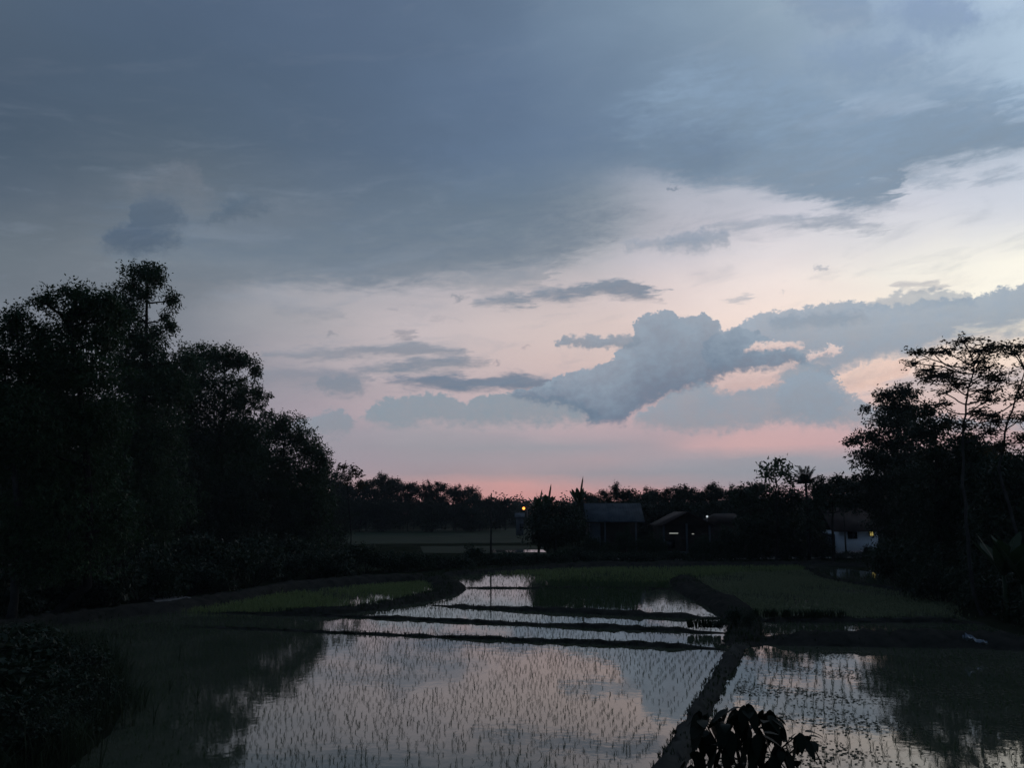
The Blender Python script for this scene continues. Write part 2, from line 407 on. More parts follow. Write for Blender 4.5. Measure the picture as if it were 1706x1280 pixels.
cloud([(930, 570), (960, 560), (1030, 556), (1062, 556)], [(930, 577), (960, 579), (1030, 578), (1062, 580)], (140, 152, 166), (134, 147, 162), 'puff', 0.3, 0.3, 0.9)
cloud([(1245, 580), (1285, 572), (1335, 571)], [(1245, 586), (1285, 584), (1335, 580)], (232, 208, 200), (226, 200, 194), 'puff', 0.35, 0.35, 0.9)
cloud([(1195, 634), (1240, 624), (1290, 622), (1305, 632)], [(1195, 652), (1240, 648), (1290, 640), (1305, 640)], (208, 185, 182), (204, 180, 178), 'puff', 0.5, 0.6, 0.85)
cloud([(1285, 618), (1310, 606), (1325, 600)], [(1285, 624), (1310, 622), (1325, 608)], (218, 194, 188), (214, 190, 186), 'puff', 0.3, 0.3, 0.8)
cloud([(1384, 634), (1420, 614), (1470, 600), (1510, 594)], [(1384, 646), (1420, 652), (1470, 640), (1510, 624)], (236, 206, 192), (228, 196, 184), 'puff', 0.4, 0.6, 0.9)

# loose scraps and veils over the bright band
veil = nb.noise(nb.xyz(nb.m('MULTIPLY', AZ, 0.16), nb.m('MULTIPLY', nb.m('ADD', EL, nb.m('MULTIPLY', AZ, -0.12)), 0.62), 9.3), 1.0, 9, 0.62, 0.5)
vm = nb.sm(veil.outputs['Fac'], 0.50, 0.72)
band = nb.m('MULTIPLY', nb.sm(EL, 4.5, 9.0), nb.m('SUBTRACT', 1.0, nb.sm(EL, 19.0, 26.0)))
sky = nb.mix(nb.m('MULTIPLY', nb.m('MULTIPLY', vm, band), 0.26), sky, lin((138, 150, 166)))
vl = nb.sm(veil.outputs['Fac'], 0.48, 0.28)
sky = nb.mix(nb.m('MULTIPLY', nb.m('MULTIPLY', vl, nb.sm(EL, 8.0, 16.0)), nb.m('ADD', 0.02, nb.m('MULTIPLY', nb.sm(AZ, 2.0, 26.0), 0.05))), sky, lin((205, 206, 216)))

cloud([(1300, 640), (1330, 622), (1370, 616), (1392, 630)], [(1300, 700), (1330, 704), (1370, 704), (1392, 700)], (146, 160, 175), (148, 158, 171), 'puff', 0.35, 1.2, 0.85, 1.0)
cloud([(1470, 640), (1520, 622), (1580, 618), (1706, 612)], [(1470, 652), (1520, 650), (1580, 648), (1706, 644)], (178, 174, 182), (182, 176, 182), 'wisp', 0.5, 0.8, 0.7, 1.5)
cloud([(1345, 590), (1362, 582), (1395, 578), (1404, 586)], [(1345, 596), (1362, 592), (1395, 589), (1404, 590)], (234, 210, 202), (228, 202, 196), 'puff', 0.3, 0.3, 0.8)
# overhead and behind the viewer the deck is an even dusk blue-grey
back = lin((72, 88, 108))
zen = lin((84, 101, 124))
sky = nb.mix(nb.sm(EL, 33.0, 60.0), sky, zen)
sky = nb.mix(nb.sm(nb.m('ABSOLUTE', AZ), 40.0, 95.0), sky, back)
bg = nb.node('ShaderNodeBackground')
WT.links.new(sky, bg.inputs['Color'])
bg.inputs['Strength'].default_value = 1.0
SC.world = world
wo = nb.node('ShaderNodeOutputWorld')
WT.links.new(bg.outputs[0], wo.inputs['Surface'])

# the sun is at the horizon behind the bank on the right: only a trace of warm light is left
sun_d = bpy.data.lights.new('sun', 'SUN')
sun_d.energy = 0.04
sun_d.angle = math.radians(12)
sun_d.color = (1.0, 0.78, 0.62)
sun = bpy.data.objects.new('sun', sun_d)
COL.objects.link(sun)
sun.rotation_euler = (math.radians(82), 0, math.radians(180 - 42))

# ------------------------------------------------------------------ materials


def material(name, c1, c2, rough=0.8, scale=3.0, spec=0.2, island=False, transl=0.0, detail=4.0, bump=0.0):
    m = bpy.data.materials.new(name)
    m.use_nodes = True
    t = m.node_tree
    t.nodes.clear()
    n = NB(t)
    geo = n.node('ShaderNodeNewGeometry')
    nz = n.noise(geo.outputs['Position'], scale, detail, 0.6)
    if island:
        f = n.m('ADD', n.m('MULTIPLY', geo.outputs['Random Per Island'], 0.6), n.m('MULTIPLY', nz.outputs['Fac'], 0.4))
    else:
        f = n.sm(nz.outputs['Fac'], 0.3, 0.7, 'LINEAR')
    c = n.mix(f, c1, c2)
    p = n.node('ShaderNodeBsdfPrincipled')
    n.put(p.inputs['Base Color'], c)
    p.inputs['Roughness'].default_value = rough
    p.inputs['Specular IOR Level'].default_value = spec
    if bump:
        b = n.node('ShaderNodeBump')
        b.inputs['Strength'].default_value = bump
        b.inputs['Distance'].default_value = 0.05
        t.links.new(nz.outputs['Fac'], b.inputs['Height'])
        t.links.new(b.outputs[0], p.inputs['Normal'])
    out = n.node('ShaderNodeOutputMaterial')
    if transl:
        tr = n.node('ShaderNodeBsdfTranslucent')
        n.put(tr.inputs[0], c)
        mx = n.node('ShaderNodeMixShader')
        mx.inputs[0].default_value = transl
        t.links.new(p.outputs[0], mx.inputs[1])
        t.links.new(tr.outputs[0], mx.inputs[2])
        t.links.new(mx.outputs[0], out.inputs[0])
    else:
        t.links.new(p.outputs[0], out.inputs[0])
    return m


def emitter(name, col, strength):
    m = bpy.data.materials.new(name)
    m.use_nodes = True
    t = m.node_tree
    t.nodes.clear()
    e = t.nodes.new('ShaderNodeEmission')
    e.inputs[0].default_value = (*col, 1)
    e.inputs[1].default_value = strength
    o = t.nodes.new('ShaderNodeOutputMaterial')
    t.links.new(e.outputs[0], o.inputs[0])
    return m


M = {}
M['leaf'] = material('leaf_green', (.016, .040, .015), (.046, .086, .030), 0.55, 0.6, 0.3, True, 0.25)
M['leaf_dark'] = material('leaf_dark_green', (.010, .022, .011), (.026, .046, .019), 0.55, 0.6, 0.3, True, 0.2)
M['leaf_far'] = material('leaf_far', (.010, .020, .013), (.024, .038, .020), 0.6, 0.3, 0.2, True, 0.2)
M['leaf_feather'] = material('leaf_feathery', (.030, .030, .015), (.085, .066, .030), 0.6, 0.6, 0.25, True, 0.5)  # reddish cast of the dusk sky put into the feathery leaf colour
M['leaf_front'] = material('leaf_glossy', (.005, .009, .005), (.011, .017, .009), 0.6, 3.0, 0.12, True, 0.15)
M['leaf_banana'] = material('leaf_banana', (.014, .034, .012), (.034, .06, .022), 0.5, 1.0, 0.3, True, 0.3)
M['bark'] = material('bark', (.014, .013, .011), (.034, .031, .028), 0.9, 2.2, 0.1)
M['bark_pale'] = material('bark_pale', (.03, .029, .028), (.08, .076, .07), 0.9, 1.6, 0.1)
M['grass'] = material('grass_blades', (.016, .026, .012), (.042, .058, .024), 0.7, 0.5, 0.2, True, 0.2)
M['rice'] = material('rice_blades', (.028, .05, .018), (.06, .10, .03), 0.6, 0.5, 0.25, True, 0.2)
M['rice_field'] = material('rice_dense', (.12, .165, .06), (.22, .27, .10), 0.6, 0.25, 0.2, True, 0.3)
M['ground'] = material('ground_soil', (.016, .020, .012), (.034, .036, .022), 1.0, 0.35, 0.0, detail=8)
M['bund'] = material('bund_soil', (.022, .022, .019), (.060, .054, .046), 1.0, 1.7, 0.0, detail=8, bump=0.6)
M['rice_brown'] = material('rice_thin', (.12, .15, .075), (.25, .26, .15), 0.7, 0.16, 0.2, True, 0.2)
M['footpath'] = material('footpath_soil', (.045, .042, .037), (.095, .088, .076), 1.0, 0.9, 0.0, detail=6, bump=0.3)
M['field'] = material('field_mud', (.075, .10, .055), (.24, .235, .155), 0.6, 0.16, 0.35, detail=9)
M['far_field'] = material('far_field_grass', (.006, .018, .006), (.018, .034, .011), 0.9, 0.12, 0.1, detail=8)
M['path'] = material('path_concrete', (.24, .23, .22), (.36, .35, .33), 0.9, 1.2, 0.1)
M['dirt_pale'] = material('dirt_pale', (.16, .15, .15), (.30, .28, .27), 0.95, 1.2, 0.1)
M['tin_roof'] = material('tin_roof', (.030, .042, .055), (.085, .10, .118), 0.7, 0.9, 0.12)
M['tile_roof'] = material('tile_roof', (.028, .020, .017), (.062, .040, .034), 0.85, 0.9, 0.15)
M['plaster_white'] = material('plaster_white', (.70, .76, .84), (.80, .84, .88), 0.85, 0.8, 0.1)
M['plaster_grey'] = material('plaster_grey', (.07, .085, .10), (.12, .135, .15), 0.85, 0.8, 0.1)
M['brick'] = material('brick_wall', (.040, .032, .027), (.07, .055, .046), 0.9, 1.5, 0.1)
M['dark_wood'] = material('dark_wood', (.02, .017, .014), (.05, .04, .032), 0.8, 1.5, 0.1)
M['glass_dark'] = material('glass_dark', (.012, .015, .02), (.02, .024, .03), 0.12, 1.0, 0.5)
M['pole'] = material('pole_wood', (.035, .032, .028), (.08, .075, .07), 0.85, 2.0, 0.1)
M['plastic'] = material('plastic_sheet', (.10, .13, .17), (.24, .28, .33), 0.4, 1.5, 0.4)
M['metal'] = material('lamp_metal', (.12, .12, .12), (.2, .2, .2), 0.5, 1.5, 0.4)
M['lamp_orange'] = emitter('lamp_orange', (1.0, .30, .05), 3.2)
M['lamp_white'] = emitter('lamp_white', (.85, .95, 1.0), 0.6)
M['lamp_tube'] = emitter('lamp_tube', (.95, 1.0, .90), 0.24)
M['lamp_yellow'] = emitter('lamp_yellow', (1.0, .80, .25), 0.3)


def water_material():
    m = bpy.data.materials.new('paddy_water')
    m.use_nodes = True
    t = m.node_tree
    t.nodes.clear()
    n = NB(t)
    geo = n.node('ShaderNodeNewGeometry')
    mud = n.noise(geo.outputs['Position'], 0.4, 6, 0.6)
    rip = n.noise(geo.outputs['Position'], 2.2, 3, 0.5)
    p = n.node('ShaderNodeBsdfPrincipled')
    n.put(p.inputs['Base Color'], n.mix(n.sm(mud.outputs['Fac'], 0.3, 0.7), (.055, .066, .042), (.090, .092, .066)))
    p.inputs['IOR'].default_value = 1.5
    p.inputs['Roughness'].default_value = 0.035
    b = n.node('ShaderNodeBump')
    b.inputs['Strength'].default_value = 0.02
    b.inputs['Distance'].default_value = 0.1
    t.links.new(rip.outputs['Fac'], b.inputs['Height'])
    t.links.new(b.outputs[0], p.inputs['Normal'])
    o = n.node('ShaderNodeOutputMaterial')
    t.links.new(p.outputs[0], o.inputs[0])
    return m


M['water'] = water_material()

# ------------------------------------------------------------------ building helpers


def tag(o, label=None, cat=None, group=None, kind=None):
    if label:
        o['label'] = label
    if cat:
        o['category'] = cat
    if group:
        o['group'] = group
    if kind:
        o['kind'] = kind
    return o


def empty(name, loc, label=None, cat=None, group=None, rz=0.0):
    o = bpy.data.objects.new(name, None)
    COL.objects.link(o)
    o.location = loc
    o.rotation_euler = (0, 0, rz)
    o.empty_display_size = 0.2
    return tag(o, label, cat, group)


class MB:
    """collects quads and triangles"""

    def __init__(s):
        s.v, s.f, s.q, s.n = [], [], [], 0
        s.smooth = False

    def add(s, verts, faces):
        s.v.append(np.asarray(verts, float).reshape(-1, 3))
        s.f.extend([tuple(i + s.n for i in f) for f in faces])
        s.n += len(s.v[-1])

    def quads(s, q):
        """array (N,4,3) of loose quads"""
        q = np.asarray(q, float)
        k = len(q)
        s.v.append(q.reshape(-1, 3))
        s.q.append(np.arange(k * 4, dtype=np.int32) + s.n)
        s.n += 4 * k

    def box(s, x0, x1, y0, y1, z0, z1):
        s.add([(x0, y0, z0), (x1, y0, z0), (x1, y1, z0), (x0, y1, z0), (x0, y0, z1), (x1, y0, z1), (x1, y1, z1), (x0, y1, z1)],
              [(0, 3, 2, 1), (4, 5, 6, 7), (0, 1, 5, 4), (1, 2, 6, 5), (2, 3, 7, 6), (3, 0, 4, 7)])

    def tube(s, pts, radii, sides=6, cap=True):
        pts = [Vector(p) for p in pts]
        vs = []
        for i, p in enumerate(pts):
            d = (pts[min(i + 1, len(pts) - 1)] - pts[max(i - 1, 0)])
            if d.length < 1e-6:
                d = Vector((0, 0, 1))
            d.normalize()
            a = d.cross(Vector((0.31, 0.95, 0.07)))
            if a.length < 1e-3:
                a = d.cross(Vector((1, 0, 0)))
            a.normalize()
            b = d.cross(a)
            for k in range(sides):
                t = 2 * math.pi * k / sides
                vs.append(p + (a * math.cos(t) + b * math.sin(t)) * radii[i])
        fs = []
        for i in range(len(pts) - 1):
            for k in range(sides):
                k2 = (k + 1) % sides
                fs.append((i * sides + k, i * sides + k2, (i + 1) * sides + k2, (i + 1) * sides + k))
        if cap:
            fs.append(tuple(range(sides - 1, -1, -1)))
            fs.append(tuple((len(pts) - 1) * sides + k for k in range(sides)))
        s.add([tuple(v) for v in vs], fs)

    def mesh(s, name):
        me = bpy.data.meshes.new(name)
        v = np.concatenate(s.v) if s.v else np.zeros((0, 3))
        me.vertices.add(len(v))
        me.vertices.foreach_set('co', v.ravel())
        tot = np.array([len(f) for f in s.f], dtype=np.int32)
        start = (np.cumsum(tot) - tot).astype(np.int32)
        flat = np.array([i for f in s.f for i in f], dtype=np.int32)
        if s.q:
            qq = np.concatenate(s.q).astype(np.int32)
            start = np.concatenate([start[:len(tot)], len(flat) + np.arange(0, len(qq), 4)]).astype(np.int32)
            tot = np.concatenate([tot, np.full(len(qq) // 4, 4, np.int32)])
            flat = np.concatenate([flat, qq])
        me.loops.add(len(flat))
        me.loops.foreach_set('vertex_index', flat)
        me.polygons.add(len(tot))
        me.polygons.foreach_set('loop_start', start)
        me.update(calc_edges=True)
        return me

    def build(s, name, mat, parent=None, smooth=False):
        me = s.mesh(name)
        me.materials.append(mat)
        if smooth:
            me.polygons.foreach_set('use_smooth', [True] * len(me.polygons))
        o = bpy.data.objects.new(name, me)
        COL.objects.link(o)
        if parent:
            o.parent = parent
        return o


def link_copy(o, parent=None):
    c = o.copy()
    COL.objects.link(c)
    c.parent = parent
    return c


def copy_thing(root, loc, rz, scale, label=None, group=None):
    r = link_copy(root)
    r.location = loc
    r.rotation_euler = (0, 0, rz)
    r.scale = scale
    for ch in list(root.children):
        link_copy(ch, r)
    if label:
        r['label'] = label
    if group:
        r['group'] = group
    return r


def sheet(name, poly, z, mat, label, cat):
    me = bpy.data.meshes.new(name)
    me.from_pydata([(x, y, z) for x, y in poly], [], [tuple(range(len(poly)))])
    me.update()
    if me.polygons[0].normal.z < 0:
        me.flip_normals()
    me.materials.append(mat)
    o = bpy.data.objects.new(name, me)
    COL.objects.link(o)
    return tag(o, label, cat, None, 'structure')


def inside(P, poly):
    x, y = P[:, 0], P[:, 1]
    r = np.zeros(len(P), bool)
    n = len(poly)
    for i in range(n):
        x1, y1 = poly[i]
        x2, y2 = poly[(i + 1) % n]
        c = ((y1 > y) != (y2 > y)) & (x < (x2 - x1) * (y - y1) / (y2 - y1 + 1e-12) + x1)
        r ^= c
    return r


def dist_line(P, line):
    d = np.full(len(P), 1e9)
    for (x1, y1), (x2, y2) in zip(line[:-1], line[1:]):
        vx, vy = x2 - x1, y2 - y1
        t = np.clip(((P[:, 0] - x1) * vx + (P[:, 1] - y1) * vy) / (vx * vx + vy * vy + 1e-9), 0, 1)
        d = np.minimum(d, np.hypot(P[:, 0] - x1 - t * vx, P[:, 1] - y1 - t * vy))
    return d


def unitv(a):
    return a / (np.linalg.norm(a, axis=-1, keepdims=True) + 1e-9)


def leaf_quads(P, A, L, W, rng, droop=0.0):
    """one pointed leaf per row: base P, axis A, length L, width W"""
    A = unitv(A)
    S = unitv(np.cross(A, unitv(rng.normal(size=A.shape))))
    L = L[:, None]
    W = W[:, None]
    mid = P + A * L * 0.42
    tip = P + A * L + np.array([0, 0, -1.0]) * L * droop
    return np.stack([P, mid + S * W * 0.5, tip, mid - S * W * 0.5], axis=1)


def clump_leaves(mb, c, r, n_twigs, per, leaf, rng, twig_mb=None, droop=0.25, flat=0.0, twig_r=0.012, shell=0.45):
    """foliage of one clump: twig ends spread through an uneven ellipsoid, a spray of leaves on each"""
    c = np.array(c)
    r = np.array(r)
    d = unitv(rng.normal(size=(n_twigs, 3)))
    ph = rng.uniform(0, 6.28, 6)
    lump = 1 + 0.16 * (np.sin(3.1 * d[:, 0] + ph[0]) + np.sin(3.7 * d[:, 1] + ph[1]) + np.sin(4.3 * d[:, 2] + ph[2]) + 0.7 * np.sin(7.0 * d[:, 0] + 5 * d[:, 2] + ph[3]))
    rad = rng.uniform(0, 1, n_twigs) ** shell * lump
    out = rng.uniform(0, 1, n_twigs) < 0.04
    rad = np.where(out, rad * 1.0 + rng.uniform(0.08, 0.3, n_twigs), rad)
    if leaf > 0.3:
        rad = np.minimum(rad, 1.12)
    E = c + d * rad[:, None] * r
    O = unitv(d * r / r.max() + rng.normal(size=d.shape) * 0.35)
    O[:, 2] *= (1 - flat)
    if twig_mb is not None:
        for e in E[rng.choice(n_twigs, min(n_twigs, 14), replace=False)]:
            mid = (c + e) / 2 + rng.normal(size=3) * 0.12
            twig_mb.tube([c, mid, e], [twig_r * 2.2, twig_r * 1.5, twig_r * 0.7], 4, False)
    P = np.repeat(E, per, axis=0) - np.repeat(O, per, axis=0) * rng.uniform(0, leaf * 2.2, (n_twigs * per, 1)) + rng.normal(size=(n_twigs * per, 3)) * leaf * 0.5
    A = np.repeat(O, per, axis=0) * 0.7 + rng.normal(size=(n_twigs * per, 3)) * 0.75
    A[:, 2] = A[:, 2] * (1 - flat) - droop
    k = len(P)
    L = leaf * rng.uniform(0.65, 1.25, k)
    mb.quads(leaf_quads(P, A, L, L * rng.uniform(0.36, 0.52, k), rng, 0.12))


def limb(mb, a, b, r0, r1, rng, sides=5, sag=0.12, n=5):
    a, b = np.array(a), np.array(b)
    ln = np.linalg.norm(b - a)
    pts, rs = [], []
    bend = rng.normal(size=3) * ln * 0.06
    for i in range(n + 1):
        t = i / n
        p = a + (b - a) * t + bend * math.sin(t * math.pi)
        p[2] += math.sin(t * math.pi) * ln * sag * (1 if b[2] > a[2] else -1) * (-0.5)
        if 0 < i < n:
            p = p + rng.normal(size=3) * ln * 0.012
        pts.append(p)
        rs.append(r0 + (r1 - r0) * t)
    mb.tube(pts, rs, sides, False)


def px_tree(name, label, cat, base_px, D, trunk_px, clumps, leaf=0.3, dens=1.0, seed=1, grow=1.12, mleaf='leaf', mbark='bark', r0=0.2, flat=0.0, per=7, droop=0.25, group=None, shell=0.45, depth=1.6, roundness=0.9, twig_r=0.012):
    """a tree whose stem and leaf clumps are known by where they are seen at distance D; it gets real depth and size"""
    rng = np.random.default_rng(seed)
    k = D / FPX
    bx, _, _ = at(base_px, 900, D)
    root = empty(name, (bx, D, 0), label, cat, group)
    o = np.array([bx, D, 0.0])
    stem = [np.array([0, 0, -0.1])]
    for (px, py) in trunk_px:
        stem.append(np.array(at(px, py, D)) - o + np.array([0, rng.normal() * 0.25, 0]))
    tm, lm = MB(), MB()
    n = len(stem)
    fine, rad = [], []
    for i in range(n - 1):
        for q in range(4):
            t = q / 4
            fine.append(stem[i] * (1 - t) + stem[i + 1] * t + rng.normal(size=3) * 0.03)
            rad.append(r0 * (1 - 0.72 * (i + t) / (n - 1)))
    fine.append(stem[-1])
    rad.append(r0 * 0.26)
    rad[0] *= 1.35
    tm.tube(fine, rad, 8)
    F = np.array(fine)
    for (px, py, rx, rz) in clumps:
        c = np.array(at(px, py, D)) - o
        c[1] += rng.uniform(-depth, depth)
        if not flat:
            rx, rz = rx * grow, rz * grow
        r = np.array([rx * k, max(rx, rz) * k * roundness, rz * k])
        # limb from the stem, from lower down than the clump
        below = F[F[:, 2] < c[2] - 0.25 * np.linalg.norm(c[:2] - F[:, :2].mean(0))]
        s = below[-1] if len(below) else F[1]
        limb(tm, s, c, r0 * 0.34, 0.03, rng)
        vol = r[0] * r[2]
        tw = int(max(10, 95 * dens * vol / (leaf * leaf * 2.4) / per))
        clump_leaves(lm, c, r, tw, per, leaf, rng, tm, droop, flat, twig_r, shell)
    tm.build('trunk', M[mbark], root)
    lm.build('crown', M[mleaf], root)
    return root


def gen_tree(name, seed, h, w, leaf=0.4, n_cl=11, low=0.3, dens=1.0, mleaf='leaf_far', mbark='bark', per=6, spread=1.0, r0=None):
    """a broadleaf tree of height h and crown width w standing at the origin"""
    rng = np.random.default_rng(seed)
    root = empty(name, (0, 0, 0))
    tm, lm = MB(), MB()
    r0 = r0 or h * 0.014
    top = np.array([rng.normal() * w * 0.06, rng.normal() * w * 0.06, h * 0.9])
    pts = [np.array([0, 0, -0.1]) * (1 - t) + top * t + rng.normal(size=3) * 0.02 * h * min(t, 0.5) for t in np.linspace(0, 1, 8)]
    tm.tube(pts, [r0 * (1 - 0.8 * i / 7) for i in range(8)], 7)
    for i in range(n_cl):
        t = low + (1 - low) * (i + rng.uniform(0, 1)) / n_cl
        prof = math.sin(math.pi * min(0.98, 0.25 + 0.68 * (t - low) / (1 - low))) ** 0.7
        an = i * 2.4 + rng.normal() * 0.4
        rr = w * 0.5 * prof * rng.uniform(0.3, 0.85) * spread
        c = np.array([math.cos(an) * rr, math.sin(an) * rr, h * min(t, 0.93)])
        q = w * rng.uniform(0.16, 0.27)
        r = np.array([q, q, q * rng.uniform(0.55, 0.8)])
        j = int(min(6, max(0, t * 7 - 1.5)))
        limb(tm, pts[j], c, r0 * 0.4, 0.025, rng, 4)
        tw = int(max(8, 80 * dens * r[0] * r[2] / (leaf * leaf * 2.4) / per))
        clump_leaves(lm, c, r, tw, per, leaf, rng, tm, 0.2, 0, 0.012)
    tm.build('trunk', M[mbark], root)
    lm.build('crown', M[mleaf], root)
    return root


def gen_bush(name, seed, h, w, leaf=0.2, n_cl=7, dens=1.0, mleaf='leaf_dark'):
    rng = np.random.default_rng(seed)
    root = empty(name, (0, 0, 0))
    tm, lm = MB(), MB()
    for i in range(n_cl):
        an = i * 2.4 + rng.normal() * 0.3
        rr = w * 0.36 * math.sqrt((i + 0.3) / n_cl)
        z = h * rng.uniform(0.25, 0.78) * (1 - 0.35 * rr / (w * 0.5))
        c = np.array([math.cos(an) * rr, math.sin(an) * rr, z])
        q = w * rng.uniform(0.17, 0.25)
        r = np.array([q, q, min(q * 0.9, h * 0.3)])
        limb(tm, (rng.normal() * 0.08, rng.normal() * 0.08, -0.05), c, 0.035, 0.012, rng, 4)
        tw = int(max(8, 80 * dens * r[0] * r[2] / (leaf * leaf * 2.4) / 6))
        clump_leaves(lm, c, r, tw, 6, leaf, rng, tm, 0.05, 0, 0.006)
    tm.build('stem', M['bark'], root)
    lm.build('foliage', M[mleaf], root)
    return root


def drop(root):
    """remove a prototype that was only needed for its copies"""
    for ch in list(root.children):
        bpy.data.objects.remove(ch)
    bpy.data.objects.remove(root)


# ------------------------------------------------------------------ ground, water, fields
gm = MB()
gs = np.array([-750, -600, -300, -120, -60, -30, 0, 30, 60, 120, 300, 600, 750.])
gy = np.array([-200, -20, 0, 20, 40, 60, 90, 130, 180, 260, 400, 500, 600, 750.])
vv = [(x, y, 0.0) for y in gy for x in gs]
nx = len(gs)
gm.add(vv, [(j * nx + i, j * nx + i + 1, (j + 1) * nx + i + 1, (j + 1) * nx + i) for j in range(len(gy) - 1) for i in range(nx - 1)])
tag(gm.build('ground', M['ground']), 'dark grassy earth running under the trees to the horizon', 'ground', None, 'structure')

LEFT_BANK = [gp(*p) for p in [(-260, 1090), (0, 1056), (80, 1046), (150, 1036), (300, 1019), (400, 1002), (480, 986), (600, 976), (720, 968)]]
WATER = ([gp(*p) for p in [(60, 1330), (130, 1270), (185, 1225), (212, 1170), (205, 1125), (150, 1088), (60, 1072), (0, 1070)]] + LEFT_BANK[1:]
         + [gp(*p) for p in [(760, 959), (850, 951), (950, 946), (1140, 943), (1350, 941), (1480, 958), (1510, 985), (1610, 1032), (1706, 1064), (2300, 1090)]]
         + [(42, 4), (-6, 4)])
sheet('paddy_water', WATER, 0.02, M['water'], 'still muddy water flooding the rice paddies and mirroring the evening sky', 'water')
LEFT_FIELD = [gp(*p) for p in [(300, 1022), (400, 1006), (480, 990), (600, 979), (700, 972), (728, 972), (735, 985), (700, 997), (640, 1008), (560, 1020), (430, 1024)]]
RIGHT_FIELD = [gp(*p) for p in [(1148, 966), (1175, 985), (1235, 1018), (1290, 1030), (1370, 1027), (1450, 1031), (1530, 1027), (1600, 1030), (1590, 1005), (1545, 992), (1480, 984), (1380, 966), (1345, 952), (1240, 955)]]
FAR_STRIP = [gp(*p) for p in [(800, 957), (950, 949), (1140, 946), (1330, 944), (1345, 951), (1240, 956), (1140, 964), (1135, 974), (1040, 972), (905, 970), (850, 962)]]
MID_FIELD = [gp(*p) for p in [(905, 972), (885, 1012), (1060, 1020), (1070, 985), (1130, 982), (1138, 966), (950, 963)]]

FAR_FIELDS = [
    ([(480, 893), (600, 883), (880, 881), (905, 890), (890, 905), (520, 908)], 'dim green field behind the hedge, near side of the far trees'),
    ([(700, 911), (905, 910), (912, 924), (705, 922)], 'pale green field strip just behind the low hedge'),
]
for poly, lb in FAR_FIELDS:
    sheet('field', [gp(*p) for p in poly], 0.03, M['far_field'], lb, 'field')
sheet('paddy_water', [gp(*p) for p in [(816, 917), (905, 917), (910, 921), (818, 921)]], 0.045, M['water'], 'small pool of water behind the hedge by the utility pole', 'water')
sheet('path', [gp(*p) for p in [(960, 926), (1080, 927), (1300, 926), (1500, 922), (1500, 929), (1300, 933), (1080, 934), (960, 932)]], 0.04, M['path'], 'pale path running past the houses', 'path')
sheet('bare_earth', [gp(*p) for p in [(248, 1000), (300, 996), (322, 1000), (296, 1007), (262, 1009)]], 0.12, M['dirt_pale'], 'pale worn patch on the bank under the grove', 'ground')


def bund(pts_px, w0, w1, h0, h1, seed, label, soil='bund'):
    rng = np.random.default_rng(seed)
    P = [np.array(gp(*p)) for p in pts_px]
    line = []
    for a, b in zip(P[:-1], P[1:]):
        n = max(2, int(np.linalg.norm(b - a) / 0.35))
        for i in range(n):
            line.append(a + (b - a) * i / n)
    line.append(P[-1])
    L = np.array(line)
    # smooth the corners
    for _ in range(6):
        L[1:-1] = (L[:-2] + 2 * L[1:-1] + L[2:]) / 4
    n = len(L)
    T = np.gradient(L, axis=0)
    T /= np.linalg.norm(T, axis=1, keepdims=True) + 1e-9
    N = np.stack([-T[:, 1], T[:, 0]], axis=1)
    prof = [(-1.0, -0.06), (-0.86, 0.25), (-0.6, 0.72), (-0.25, 0.97), (0.15, 1.0), (0.55, 0.78), (0.85, 0.28), (1.0, -0.06)]
    vs = []
    wob = np.cumsum(rng.normal(size=(n, 2)) * 0.09, axis=0)
    wob -= np.linspace(0, 1, n)[:, None] * wob[-1]
    wob = np.clip(wob, -0.35, 0.35)
    for i in range(n):
        t = i / (n - 1)
        w = (w0 + (w1 - w0) * t) * 0.5 * (1 + wob[i, 0] * 0.8)
        h = (h0 + (h1 - h0) * t) * (1 + wob[i, 1] * 0.9) * min(1.0, 0.12 + i / 7, 0.12 + (n - 1 - i) / 7)
        for u, q in prof:
            x, y = L[i] + N[i] * (u * w + rng.normal() * 0.05)
            vs.append((x, y, q * h + (rng.normal() * 0.05 * min(1, h / 0.2) if q > 0.1 else 0)))
    m = len(prof)
    fs = [(i * m + j, (i + 1) * m + j, (i + 1) * m + j + 1, i * m + j + 1) for i in range(n - 1) for j in range(m - 1)]
    mb = MB()
    mb.add(vs, fs)
    o = mb.build('paddy_bund', M[soil], None, True)
    tag(o, label, 'bund', None, 'structure')
    BUNDS.append(([tuple(p) for p in L], max(w0, w1) * 0.5, h0, h1, w0, w1))
    return o


BUNDS = []
bund([(300, 1046), (380, 1048), (620, 1058), (900, 1070), (1100, 1078), (1215, 1084)], 0.40, 0.62, 0.08, 0.18, 11, 'earth bund nearest the viewer, crossing the water behind the largest paddy')
bund([(330, 1023), (400, 1023), (640, 1031), (900, 1043), (1100, 1051), (1215, 1057)], 0.45, 0.68, 0.08, 0.17, 12, 'earth bund crossing the water one paddy behind the nearest one')
bund([(715, 1010), (800, 1014), (1000, 1024), (1215, 1033)], 0.6, 0.7, 0.17, 0.19, 13, 'earth bund crossing the water two paddies behind the nearest one')
bund([(745, 981), (850, 981), (1000, 982), (1135, 983)], 0.45, 0.45, 0.10, 0.10, 14, 'thin low earth bund across the farthest flooded paddy')
bund([(430, 1026), (560, 1024), (640, 1012), (700, 1001), (738, 992), (750, 984), (742, 975), (725, 968)], 0.9, 2.6, 0.25, 0.55, 15, 'thick dark bund curving round the olive rice bed')
bund([(1140, 968), (1150, 982), (1180, 998), (1215, 1014), (1238, 1035), (1240, 1060), (1235, 1078)], 2.4, 1.5, 0.55, 0.35, 16, 'thick dark bund leading back from the shrubs to the hedge')
bund([(1238, 1072), (1205, 1120), (1172, 1180), (1140, 1240), (1112, 1290), (1060, 1400)], 0.85, 0.8, 0.28, 0.28, 17, 'earth footpath bund running diagonally between the two near paddies', 'footpath')
